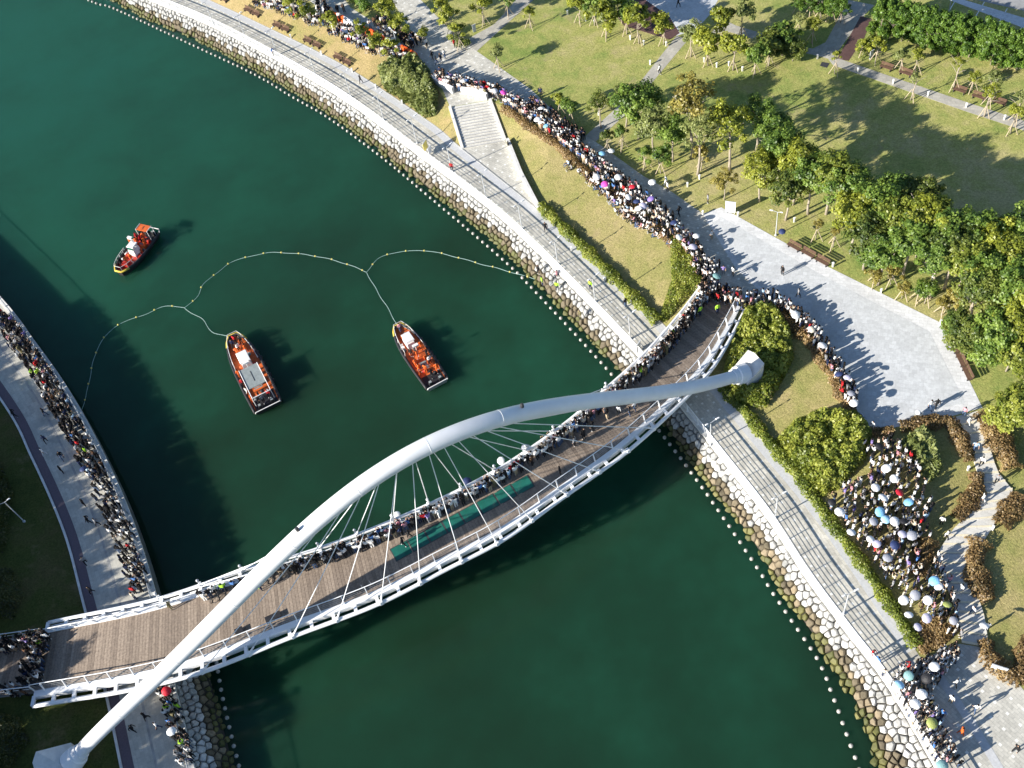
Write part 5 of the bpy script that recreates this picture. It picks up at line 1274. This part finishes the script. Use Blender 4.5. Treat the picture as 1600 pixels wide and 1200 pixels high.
for x, y, c, pl in [(787, 145, 'pink', 'above the wall by the stairs'), (773, 142, 'white', 'above the wall by the stairs'), (724, 127, 'white', 'above the stairs'), (853, 197, 'blue', 'over the crowded upper path'), (846, 170, 'white', 'over the crowded upper path'), (840, 187, 'white', 'over the crowded upper path'), (932, 277, 'white', 'over the sloping lawn'), (988, 292, 'red', 'over the crowded upper path'), (966, 277, 'white', 'over the crowded upper path'), (945, 288, 'pink', 'over the sloping lawn'), (1017, 311, 'violet', 'over the sloping lawn'), (995, 315, 'navy', 'over the sloping lawn'), (1005, 322, 'lavender', 'over the sloping lawn'), (998, 326, 'white', 'over the sloping lawn'), (982, 308, 'white', 'over the sloping lawn'), (1019, 285, 'white', 'over the crowded upper path'), (955, 236, 'white', 'over the crowded upper path'), (941, 240, 'blue', 'over the crowded upper path'), (1053, 348, 'navy', 'over the crowded upper path'), (1061, 371, 'white', 'over the crowded upper path'), (1088, 369, 'white', 'over the crowded upper path'), (1083, 386, 'lavender', 'over the crowded upper path'), (1120, 432, 'teal', 'at the bridge entrance'), (1222, 362, 'navy', 'beside the plaza bench'),
    (730, 752, 'navy', 'at the north rail of the bridge'), (783, 720, 'white', 'at the north rail of the bridge'), (620, 805, 'white', 'at the north rail of the bridge'), (822, 700, 'grey', 'at the north rail of the bridge'),
    (1243, 492, 'white', 'at the plaza edge'), (1285, 540, 'white', 'at the plaza edge'), (1311, 585, 'navy', 'at the plaza edge'), (1324, 590, 'lavender', 'at the plaza edge'), (1334, 630, 'white', 'at the plaza edge'), (1330, 615, 'grey', 'at the plaza edge'), (1268, 515, 'cream', 'at the plaza edge'),
    (1375, 800, 'blue', 'in the hillside crowd'), (1384, 812, 'skyblue', 'in the hillside crowd'), (1312, 800, 'white', 'in the hillside crowd'), (1330, 832, 'white', 'in the hillside crowd'), (1368, 762, 'white', 'in the hillside crowd'), (1380, 778, 'white', 'in the hillside crowd'), (1385, 732, 'white', 'in the hillside crowd'), (1397, 748, 'white', 'in the hillside crowd'), (1365, 815, 'grey', 'in the hillside crowd'), (1300, 785, 'black', 'in the hillside crowd'), (1374, 698, 'black', 'in the hillside crowd'), (1405, 770, 'red', 'in the hillside crowd'), (1420, 785, 'blue', 'in the hillside crowd'), (1410, 835, 'lavender', 'in the hillside crowd'), (1425, 837, 'grey', 'in the hillside crowd'), (1398, 852, 'navy', 'in the hillside crowd'), (1360, 843, 'white', 'in the hillside crowd'), (1370, 850, 'lavender', 'in the hillside crowd'), (1387, 872, 'grey', 'in the hillside crowd'), (1398, 815, 'white', 'in the hillside crowd'), (1412, 815, 'black', 'in the hillside crowd'),
    (1460, 908, 'blue', 'at the foot of the hillside'), (1467, 917, 'white', 'at the foot of the hillside'), (1430, 930, 'grey', 'at the foot of the hillside'), (1450, 938, 'white', 'at the foot of the hillside'), (1480, 945, 'green', 'at the foot of the hillside'), (1420, 961, 'white', 'at the foot of the hillside'), (1434, 980, 'lavender', 'at the foot of the hillside'), (1448, 966, 'lavender', 'at the foot of the hillside'), (1412, 938, 'white', 'at the foot of the hillside'), (1490, 970, 'grey', 'at the foot of the hillside'), (1538, 978, 'white', 'on the stepped path foot'),
    (1405, 1070, 'skyblue', 'in the lower right crowd'), (1420, 1056, 'teal', 'in the lower right crowd'), (1460, 1042, 'white', 'in the lower right crowd'), (1448, 1060, 'black', 'in the lower right crowd'), (1430, 1100, 'white', 'in the lower right crowd'), (1456, 1130, 'green', 'in the lower right crowd'), (1472, 1197, 'teal', 'in the lower right crowd'), (1440, 1085, 'white', 'in the lower right crowd'),
    (130, 733, 'navy', 'on the left promenade'), (268, 1143, 'white', 'on the promenade below the bridge'), (260, 1080, 'red', 'on the promenade below the bridge')]:
    if c == 'skyblue' and 'skyblue' not in UMB:
        UMB['skyblue'] = (.35, .6, .8); simple('umbrella_skyblue', UMB['skyblue'], 0.6, 0.06, 2.0, obj=True)
    umbrella(x, y, c, pl)

# ------------------------------------------------------------------ boats
def boat(name, bow, stern, beam, label, style):
    b, s = P(*bow, 0.4), P(*stern, 0.4); L = float(np.linalg.norm((b - s)[:2])); c = (b + s) / 2; ang = math.atan2(b[1] - s[1], b[0] - s[0])
    e = empty(name, (c[0], c[1], 0), ang); tag(e, label, 'boat', 'rescue boats on the river'); H2 = beam / 2
    def hw(u): return H2 * (0.94 + 0.06 * min(1, u / .3)) if u < .5 else H2 * max(0.10, math.sqrt(max(0, 1 - ((u - .5) / .52) ** 2.1)))
    us = np.linspace(0, 1, 17); xs_ = (us - .5) * L; top = lambda u: 0.72 + 0.42 * max(0, u - .45) ** 1.3
    vs = []; n = len(us)
    for k in range(4):
        for u, x in zip(us, xs_):
            w = hw(u); z = top(u)
            vs.append([(x, w, z), (x * (0.985), w * .86, -.05), (x * .97, 0, -.35), (x, w * .9, 0.42)][k] if k != 2 else (x * .96, 0.0, -.35))
    hullv = [(x, hw(u), top(u)) for u, x in zip(us, xs_)] + [(x * .98, hw(u) * .84, -.1) for u, x in zip(us, xs_)] + [(x * .98, -hw(u) * .84, -.1) for u, x in zip(us, xs_)] + [(x, -hw(u), top(u)) for u, x in zip(us, xs_)]
    fs = []
    for r_ in range(3):
        for i in range(n - 1): fs.append((r_ * n + i, (r_ + 1) * n + i, (r_ + 1) * n + i + 1, r_ * n + i + 1))
    fs += [(0, n, 2 * n, 3 * n), (n - 1, 4 * n - 1, 3 * n - 1, 2 * n - 1)]
    MB().add(hullv, fs).build('hull', style['hull'], e)
    dv = [(x * .985, hw(u) * .93, 0.5 + .2 * max(0, u - .6)) for u, x in zip(us, xs_)] + [(x * .985, -hw(u) * .93, 0.5 + .2 * max(0, u - .6)) for u, x in zip(us, xs_)]
    MB().add(dv, [(i, n + i, n + i + 1, i + 1) for i in range(n - 1)]).build('deck', style['deck'], e)
    path = [(x, hw(u), top(u) + .02) for u, x in zip(us, xs_)] + [(x, -hw(u), top(u) + .02) for u, x in list(zip(us, xs_))[::-1]]
    MB().tube(path, 0.17, 8).build('collar', style['collar'], e, smooth=True)
    nose = [(x + .06, hw(u) + .05, top(u) + .06) for u, x in zip(us, xs_) if u > .87] + [(x + .06, -hw(u) - .05, top(u) + .06) for u, x in list(zip(us, xs_))[::-1] if u > .87]
    MB().tube(nose, 0.15, 8).build('bow_fender', 'boat_yellow', e, smooth=True)
    rp = [((u - .5) * L, hw(u) * .86, top(u) + .75) for u in np.linspace(.55, .98, 9)]; rp += [(x, -y, z) for x, y, z in rp[::-1]]
    m = MB().tube(rp, 0.03, 5)
    for p in rp[::2]: m.tube([p, (p[0], p[1] * 1.08, p[2] - .75)], 0.025, 5)
    m.build('bow_rail', 'boat_white', e)
    for u in (0.28, 0.36, 0.44, 0.52, 0.6, 0.68):
        MB().tube([((u - .5) * L, -hw(u) - .19, top(u) + .05), ((u - .5) * L, -hw(u) - .2, top(u) - .45)], 0.12, 8).build('fender', style.get('fender', 'boat_grey'), e, smooth=True)
    X = lambda f: (f - .5) * L
    # wheelhouse / console with windscreen
    cx = X(style['console']); cw = beam * .36
    con = MB().box((cx, 0, 1.0), (L * .17, cw, 1.05), taper=.86).build('console', 'boat_white', e)
    MB().box((cx + L * .06, 0, 1.68), (.12, cw * .8, .34)).build('windscreen', 'glass_green', con)
    MB().box((cx - L * .01, 0, 2.0), (L * .15, cw * 1.05, .1), taper=.9).build('console_roof', style['roof'], con)
    m = MB()
    for sx in (-1, 1):
        for sy in (-1, 1): m.tube([(cx + sx * L * .06, sy * cw * .42, 1.4), (cx + sx * L * .055, sy * cw * .46, 2.0)], .03, 5)
    m.build('roof_post', 'boat_white', con)
    # foredeck hatch, lockers, seats
    MB().box((X(.80), 0, .78), (L * .09, beam * .34, .34), taper=.85).build('hatch', style['deck'], e)
    for f, y in ((.42, .24), (.42, -.24), (.34, .24), (.34, -.24)):
        st_ = MB().box((X(f), y * beam, .68), (.5, .5, .4), taper=.9).build('seat', style['seat'], e)
        MB().box((X(f) - .24, y * beam, 1.0), (.1, .5, .5)).build('backrest', style['seat'], st_)
    if style.get('canopy'):
        kx, kl, kw = style['canopy']
        can = MB().box((X(kx), 0, 2.15), (L * kl, beam * kw, .08)).build('canopy', style['canopy_mat'], e)
        MB().box((X(kx), 0, 2.2), (L * kl * .5, .06, .05)).build('canopy_seam', 'dark_metal', can)
        m = MB()
        for sx in (-.5, .5):
            for sy in (-.5, .5): m.tube([(X(kx) + sx * L * kl, sy * beam * kw, .5), (X(kx) + sx * L * kl, sy * beam * kw, 2.2)], .04, 5)
        for sy in (-.5, .5): m.tube([(X(kx) - .5 * L * kl - (1.5 if style.get('frame') else 0), sy * beam * kw, 2.22), (X(kx) + .5 * L * kl, sy * beam * kw, 2.22)], .05, 5)
        if style.get('frame'): m.tube([(X(kx) - .5 * L * kl - 1.5, -beam * kw * .5, 2.22), (X(kx) - .5 * L * kl - 1.5, beam * kw * .5, 2.22)], .06, 5).tube([(X(kx) - .5 * L * kl - 1.5, beam * kw * .5, 2.22), (X(kx) - .5 * L * kl - 1.5, beam * kw * .5, .6)], .05, 5).tube([(X(kx) - .5 * L * kl - 1.5, -beam * kw * .5, 2.22), (X(kx) - .5 * L * kl - 1.5, -beam * kw * .5, .6)], .05, 5)
        m.build('canopy_frame', 'boat_white', e)
    # mast, tow arch, engines, stern rail
    MB().tube([(X(.47), 0, .6), (X(.45), 0, 3.0)], .05, 6).tube([(X(.455), -.5, 2.7), (X(.455), .5, 2.7)], .03, 5).box((X(.45), 0, 3.05), (.35, .7, .14)).build('mast', 'boat_white', e)
    m = MB().tube([(X(.22), -beam * .4, .6), (X(.22), -beam * .38, 1.5), (X(.22), beam * .38, 1.5), (X(.22), beam * .4, .6)], .045, 6); m.build('tow_arch', style['deck'], e)
    for y in (-.22, .22):
        g = MB().box((X(.035), y * beam, .85), (.55, .5, .62), taper=.75).build('engine', 'black_rubber', e); MB().box((X(.035), y * beam, 1.18), (.3, .3, .06)).build('engine_cowl', 'boat_grey', g)
    MB().tube([(X(0) - .1, -beam * .46, .7), (X(0) - .35, -beam * .44, 1.15), (X(0) - .35, beam * .44, 1.15), (X(0) - .1, beam * .46, .7)], .06, 6).build('stern_rail', 'boat_white', e)
    for k in range(16):
        fx, fy = random.uniform(.12, .86), random.uniform(-.34, .34) * beam * (1 if random.random() < .5 else .9)
        if abs(fx - style['console']) < .11 and abs(fy) < beam * .22: fy = math.copysign(beam * .33, fy)
        if fx > .75: fy *= .6
        MB().lathe([(.05, 0), (.2, .02), (.22, .3), (.1, .38)], (X(fx), fy, .5), 8).build('gear_bag', random.choice([style['deck'], 'boat_grey', 'boat_grey', 'black_rubber', 'black_rubber', 'boat_white', 'boat_red']), e)
    MB().box((X(.10), 0, .512), (L * .17, beam * .8, .02)).build('deck_mat', 'black_rubber', e)
    MB().box((X(.33), 0, .512), (L * .12, beam * .3, .02)).build('deck_mat', 'boat_grey', e)
    # crew
    for fx, fy, oi in style['crew']:
        lx, ly = X(fx), fy * beam; wx, wy = c[0] + lx * math.cos(ang) - ly * math.sin(ang), c[1] + lx * math.sin(ang) + ly * math.cos(ang)
        o = link_mesh('person', person_mesh(random.choice(('stand', 'walk', 'hold')), oi)); o.location = (wx, wy, .52 + (.08 if fx > .8 else 0)); o.rotation_euler = (0, 0, random.uniform(0, 6.28))
        t = OUTFITS[oi][0]; tag(o, f"crew member in {TOPNAME.get(t, t + ' top')} aboard the {style['nick']}", 'person', 'boat crews')
    return e
boat('rescue_boat', (188, 428), (237, 364), 3.0, 'red rescue boat with white console and orange stern canopy, nearest the upper left', dict(hull='black_rubber', collar='black_rubber', deck='boat_red', console=.50, roof='boat_white', seat='boat_orange', canopy=(.10, .14, .62), canopy_mat='boat_orange', fender='boat_grey', nick='red boat', crew=[(.7, .2, 12), (.34, -.1, 12), (.4, -.33, 12), (.27, 0, 8), (.78, .1, 12), (.3, .25, 12), (.24, -.3, 8), (.2, .05, 12), (.86, -.05, 2)]))
boat('rescue_boat', (366, 528), (420, 638), 3.5, 'largest rescue boat with flat grey roof over its stern and orange foredeck', dict(hull='black_rubber', collar='black_rubber', deck='boat_orange', console=.62, roof='boat_white', seat='boat_grey', canopy=(.32, .26, .66), canopy_mat='boat_grey', frame=True, fender='black_rubber', nick='grey roofed boat', crew=[(.48, .38, 12), (.74, -.2, 12), (.12, .1, 2), (.9, .02, 8), (.86, -.16, 2), (.86, .14, 5), (.79, .02, 0), (.36, .4, 8), (.24, .4, 0), (.14, .36, 12), (.1, -.2, 8), (.07, .05, 4), (.06, .2, 2)]))
boat('rescue_boat', (623, 513), (684, 602), 2.9, 'slim orange rescue boat with open stern nearest the right bank', dict(hull='boat_grey', collar='black_rubber', deck='boat_orange', console=.70, roof='boat_white', seat='boat_orange', fender='black_rubber', nick='slim orange boat', crew=[(.5, -.05, 12), (.4, -.3, 2), (.27, .3, 12), (.12, .0, 2), (.92, 0, 10), (.55, -.3, 12), (.45, .05, 12), (.36, .3, 12), (.3, -.25, 0), (.22, .1, 12), (.16, -.32, 12), (.52, .2, 2)]))
# floating net line
NLS = [[(128, 640), (136, 612), (147, 560), (158, 535), (178, 512), (202, 500), (230, 490), (260, 478), (288, 481)], [(288, 481), (310, 462), (318, 443), (342, 425), (360, 410), (390, 401), (417, 395), (445, 395), (471, 397), (497, 401), (523, 407), (551, 416), (573, 425)], [(573, 425), (590, 405), (616, 395), (644, 392), (668, 392), (698, 398), (725, 405), (753, 413), (780, 420), (815, 430), (836, 436)], [(288, 481), (300, 487), (312, 497), (322, 509), (335, 518), (345, 522), (362, 531)], [(573, 426), (590, 456), (605, 480), (622, 510)]]
nl = empty('floating_net', tuple(P(430, 400, 0.05))); tag(nl, 'thin net line with small yellow floats looping across the water between the boats', 'net'); o = np.array(nl.location)
flm = MB().lathe([(.02, -.1), (.1, -.05), (.12, .02), (.08, .1), (.02, .12)], n=8).mesh('float', 'float_yellow', True)
for q, px in enumerate(NLS):
    L = resample(np.array([P(x, y, 0.05) for x, y in px]), step=0.35)
    w = normals2(L) * (np.sin(np.arange(len(L)) * (.55 if q != 3 else .42)) * (.05 if q != 3 else .22))[:, None]; L[:, :2] += w
    MB().tube([tuple(p - o) for p in L], 0.032, 5).build('rope', 'rope', nl)
    if q < 3:
        for p in L[4::7]: link_mesh('float', flm, nl).location = tuple(p - o + [0, 0, .05])
        A_ = offset(L, .05, -.012) - o; B_ = offset(L, -.35, -.012) - o
# ------------------------------------------------------------------ lamps, benches, lights, boards, barriers
lpm = MB().tube([(0, 0, 0), (0, 0, 4.3)], [.07, .045], 7).lathe([(.16, 0), (.16, .12), (.08, .2)], n=8).mesh('pole', 'lamp_grey')
lam = MB().tube([(0, 0, 4.25), (0, .75, 4.45)], .03, 5).tube([(0, 0, 4.25), (0, -.45, 4.4)], .03, 5).mesh('arm', 'lamp_grey')
lhm = MB().box((0, .8, 4.44), (.16, .5, .09), taper=.7).box((0, -.5, 4.38), (.14, .35, .08), taper=.7).mesh('lamp_head', 'white_paint')
def inward(p): q = nearest(INN, p); return math.atan2(q[1] - p[1], q[0] - p[0]) - math.pi / 2
def lamp(x, y, label, group, rz=None, sc_=1.0):
    g = G(x, y); e = empty('street_lamp', tuple(g), inward(g) if rz is None else rz); e.scale = (sc_,) * 3; tag(e, label, 'lamp', group)
    link_mesh('pole', lpm, e); a_ = link_mesh('arm', lam, e); link_mesh('lamp_head', lhm, a_)
for x, y in ((335, 40), (385, 62), (434, 86), (494, 119), (549, 152), (600, 188), (652, 224), (707, 268), (760, 310), (816, 358), (872, 414), (930, 472), (985, 530)):
    lamp(x, y, 'slim grey double arm lamp on the promenade above the bridge', 'promenade lamps above the bridge')
for x, y in ((1110, 696), (1211, 810), (1318, 959)):
    lamp(x, y, 'slim grey double arm lamp on the promenade below the bridge', 'promenade lamps below the bridge')
lamp(626, 92, 'tall grey lamp among the crowd by the orange barriers', None, 0.5, 1.1); lamp(1212, 368, 'grey park lamp at the plaza bench', None, 1.0, .9); lamp(38, 815, 'tilted looking grey lamp on the shaded left lawn', None, 2.0, 1.0); lamp(1480, 30, 'grey lamp at the edge of the car park', None, 1.0, 1.2)
bs = MB()
for k in range(4): bs.box((0, -.2 + k * .13, .44), (1.7, .11, .05))
bsm = bs.mesh('seat', 'bench_wood'); bb = MB()
for k in range(3): bb.box((0, .27 + k * .03, .58 + k * .14), (1.7, .04, .11))
bbm = bb.mesh('backrest', 'bench_wood'); blm = MB().box((0, 0, .21), (.07, .46, .42)).mesh('leg', 'dark_metal')
def bench(x, y, rz, label, group, back=True):
    g = G(x, y); e = empty('park_bench', tuple(g), rz); tag(e, label, 'bench', group); link_mesh('seat', bsm, e)
    if back: link_mesh('backrest', bbm, e)
    for sx in (-.65, .65): link_mesh('leg', blm, e).location = (sx, 0, 0)
for x, y in ((350, 2), (388, 19), (400, 25), (433, 43), (446, 49), (481, 67), (495, 74), (528, 93), (542, 101)):
    bench(x, y, inward(G(x, y)) + math.pi, 'brown slatted bench on the tan lawn above the promenade', 'benches on the tan lawn')
pa = math.atan2(*(U(1290, 415) - U(1127, 324))[[1, 0]])
for x, y in ((1240, 389), (1262, 400), (1284, 412)): bench(x, y, pa, 'brown bench along the upper edge of the plaza', 'benches at the upper plaza edge')
pb = math.atan2(*(U(1535, 637) - U(1471, 505))[[1, 0]])
for x, y in ((1490, 545), (1500, 566), (1510, 587)): bench(x, y, pb, 'brown bench along the right edge of the plaza', 'benches at the right plaza edge')
pc = math.atan2(*(U(1520, 163) - U(1405, 124))[[1, 0]])
for x, y in ((1384, 109), (1414, 118), (1498, 145), (1528, 155), (1560, 164)): bench(x, y, pc, 'brown bench beside the long straight path', 'benches along the straight path')
lbm = MB().box((0, 0, .3), (.17, .17, .6)).mesh('post', 'white_concrete'); lcm = MB().box((0, 0, .66), (.22, .22, .12)).box((0, 0, .61), (.12, .12, .06)).mesh('cap', 'white_paint')
for x, y in ((1016, 101), (985, 62), (1006, 70), (1041, 72), (1100, 97), (1120, 105), (1139, 103), (1160, 111), (887, 23), (915, 33), (929, 38), (1340, 113), (1395, 131), (1450, 150), (1509, 168), (1569, 187), (1277, 92), (1301, 417), (1376, 458), (1469, 507), (1456, 438), (1511, 468), (1241, 347), (455, 60), (503, 86), (551, 113), (588, 138), (629, 163), (1098, 336), (1153, 338), (742, 46), (935, 180), (1074, 292), (1093, 280), (1550, 828), (1512, 735), (893, 392), (945, 440)):
    g = G(x, y); e = empty('path_light', tuple(g), random.uniform(0, 1.5)); tag(e, 'short white bollard light on the grass', 'bollard light', 'bollard lights on the lawns'); link_mesh('post', lbm, e); link_mesh('cap', lcm, e)
def board(x, y, w, h, rz, mat, label, lift=.5):
    g = G(x, y); e = empty('sign_board', tuple(g), rz); tag(e, label, 'sign')
    MB().box((0, 0, lift + h / 2), (w, .06, h)).build('panel', mat, e); MB().box((0, -.04, lift + h + .03), (w + .1, .1, .06)).build('frame', 'lamp_grey', e)
    for sx in (-.4, .4): MB().box((sx * w, .06, (lift + h) / 2), (.07, .07, lift + h)).build('post', 'lamp_grey', e)
board(1141, 334, 1.2, 1.7, -.5, 'barrier_white', 'white notice board on the grass at the plaza corner', .3)
board(667, 238, 1.1, 1.4, 1.0, 'float_yellow', 'yellow sign board beside the white railing near the stairs')
board(673, 241, .8, 1.0, 1.0, 'barrier_white', 'small white sign beside the yellow board at the railing', .2)
board(1558, 1050, 1.3, .8, -.6, 'barrier_white', 'white slanted sign in the hedge by the lower plaza', .5)
board(1361, 92, .5, 1.3, .3, 'lamp_grey', 'narrow grey pillar sign beside the maroon deck', .05); board(742, 50, .5, 1.2, .3, 'lamp_grey', 'small grey pillar sign on the lawn at the path fork', .05)
board(998, 548, .9, 1.2, .8, 'barrier_white', 'white sign at the promenade railing beside the bridge', .2)
def barrier(x, y, mat, label, group, rz):
    g = G(x, y); e = empty('plastic_barrier', tuple(g), rz); tag(e, label, 'barrier', group)
    MB().box((0, 0, .2), (1.45, .6, .4), taper=.92).box((0, 0, .68), (1.36, .42, .6), taper=.8).build('body', mat, e)
    for sx in (-.45, .45): MB().box((sx, 0, 1.02), (.3, .2, .1)).build('lug', mat, e)
pr = math.atan2(*(U(640, 85) - U(530, 30))[[1, 0]])
for x, y in ((528, 30), (536, 33), (574, 52), (582, 55), (596, 63), (601, 66), (634, 82), (641, 86), (648, 90)): barrier(x, y, 'barrier_orange', 'orange plastic barrier on the path behind the seated crowd', 'orange barriers', pr)
for x, y in ((544, 37), (552, 41), (560, 45), (566, 48), (608, 69), (616, 73), (624, 77), (510, 22), (500, 17)): barrier(x, y, 'barrier_white', 'white plastic barrier on the path behind the seated crowd', 'white barriers', pr)
# bicycles and cases on the bridge
wm = MB(); 
for k in range(16):
    pass
wm.tube([(.33 * math.cos(2 * math.pi * k / 16), 0, .33 + .33 * math.sin(2 * math.pi * k / 16)) for k in range(17)], .03, 5, caps=False); wheel_me = wm.mesh('wheel', 'black_rubber')
frm = MB().tube([(-.52, 0, .33), (-.1, 0, .3), (.35, 0, .75), (-.2, 0, .78), (-.52, 0, .33)], .03, 5).tube([(-.1, 0, .3), (-.24, 0, .88)], .025, 5).tube([(.53, 0, .33), (.33, 0, .95)], .03, 5).mesh('frame', 'dark_metal')
hbm = MB().tube([(.28, -.28, .98), (.34, 0, .96), (.28, .28, .98)], .022, 5).mesh('handlebar', 'steel'); sdm = MB().box((-.25, 0, .9), (.26, .15, .07), taper=.7).mesh('saddle', 'black_rubber')
def bike(p, rz, label, group):
    e = empty('bicycle', tuple(p), rz); e.rotation_euler = (.12, 0, rz); tag(e, label, 'bicycle', group)
    for x in (-.52, .53): link_mesh('wheel', wheel_me, e).location = (x, 0, 0)
    link_mesh('frame', frm, e); link_mesh('handlebar', hbm, e); link_mesh('saddle', sdm, e)
for t, w in ((.855, .74), (.825, .75), (.77, .76), (.755, .77), (.385, .77), (.395, .76)): p = lat(t, w); bike(p + [0, 0, .01], math.atan2(hv[1], hv[0]) + random.uniform(-.3, .3), 'dark bicycle parked by the south rail of the bridge', 'bicycles by the south rail')
for i in range(11): t = .215 + i * .0085; bike(lat(t, .2) + [0, 0, .01], math.atan2(hv[1], hv[0]) + 1.2 + random.uniform(-.15, .15), 'dark bicycle in the row along the north rail left of the arch', 'bicycles along the north rail')
for t, w, lab in ((.245, .72, 'small black equipment case on the bridge deck left of the arch'), (.285, .71, 'long black equipment case on the bridge deck left of the arch')):
    p = lat(t, w); e = empty('equipment_case', tuple(p), .25); tag(e, lab, 'case'); ln = .75 if 'small' in lab else 1.5
    MB().box((0, 0, .16), (ln, .6, .32)).build('body', 'dark_metal', e); MB().box((0, 0, .35), (ln + .04, .64, .06)).build('lid', 'black_rubber', e); MB().box((0, -.33, .2), (.3, .05, .08)).build('handle', 'steel', e)
# pushchair on the plaza
g = G(1434, 652); e = empty('pushchair', tuple(g), .6); tag(e, 'small grey pushchair standing on the lower plaza edge', 'pushchair')
MB().box((0, 0, .5), (.45, .55, .3), taper=1.2).build('seat', 'boat_grey', e); MB().lathe([(.28, .7), (.27, .85), (.18, .98), (.03, 1.02)], (0, .1, 0), 10).build('hood', 'umbrella_white', e)
for sx in (-.24, .24):
    MB().tube([(sx, .3, .1), (sx, -.35, 1.0)], .02, 5).build('handle', 'steel', e)
    for sy in (-.28, .3): MB().tube([(sx - .03, sy, .12), (sx + .03, sy, .12)], .12, 10).build('wheel', 'black_rubber', e)
# people on the rocks by the net end
for x, y, oi in ((842, 428, 2), (871, 436, 10), (871, 454, 11), (848, 446, 11), (907, 498, 13)):
    p = P(x, y, 1.45); o_ = link_mesh('person', person_mesh('stand', oi)); o_.location = (p[0], p[1], 1.4); o_.rotation_euler = (0, 0, random.uniform(0, 6)); t = OUTFITS[oi][0]; tag(o_, f"person in {TOPNAME.get(t, t + ' top')} standing on the bank stones near the net", 'person', 'people on the bank stones')

# ------------------------------------------------------------------ labels that would repeat are told apart by their order
def ordinal(n): return f"{n}{'th' if 10 <= n % 100 <= 20 else {1: 'st', 2: 'nd', 3: 'rd'}.get(n % 10, 'th')}"
bpy.context.view_layer.update()
same = {}
for o_ in SC.objects:
    if o_.parent is None and 'label' in o_: same.setdefault(o_['label'], []).append(o_)
for lab, L in same.items():
    if len(L) < 2: continue
    px = [J(np.array(o_.matrix_world.translation)) for o_ in L]
    dx = max(p[0] for p in px) - min(p[0] for p in px); dy = max(p[1] for p in px) - min(p[1] for p in px); ax = 0 if dx >= dy else 1
    words = lab.split(); lab = ' '.join(words[:12])
    for n_, i in enumerate(sorted(range(len(L)), key=lambda i: px[i][ax])):
        L[i]['label'] = f"{lab}, {ordinal(n_ + 1)} from the {'left' if ax == 0 else 'top'}"
    if 'group' not in L[0]:
        for o_ in L: o_['group'] = lab
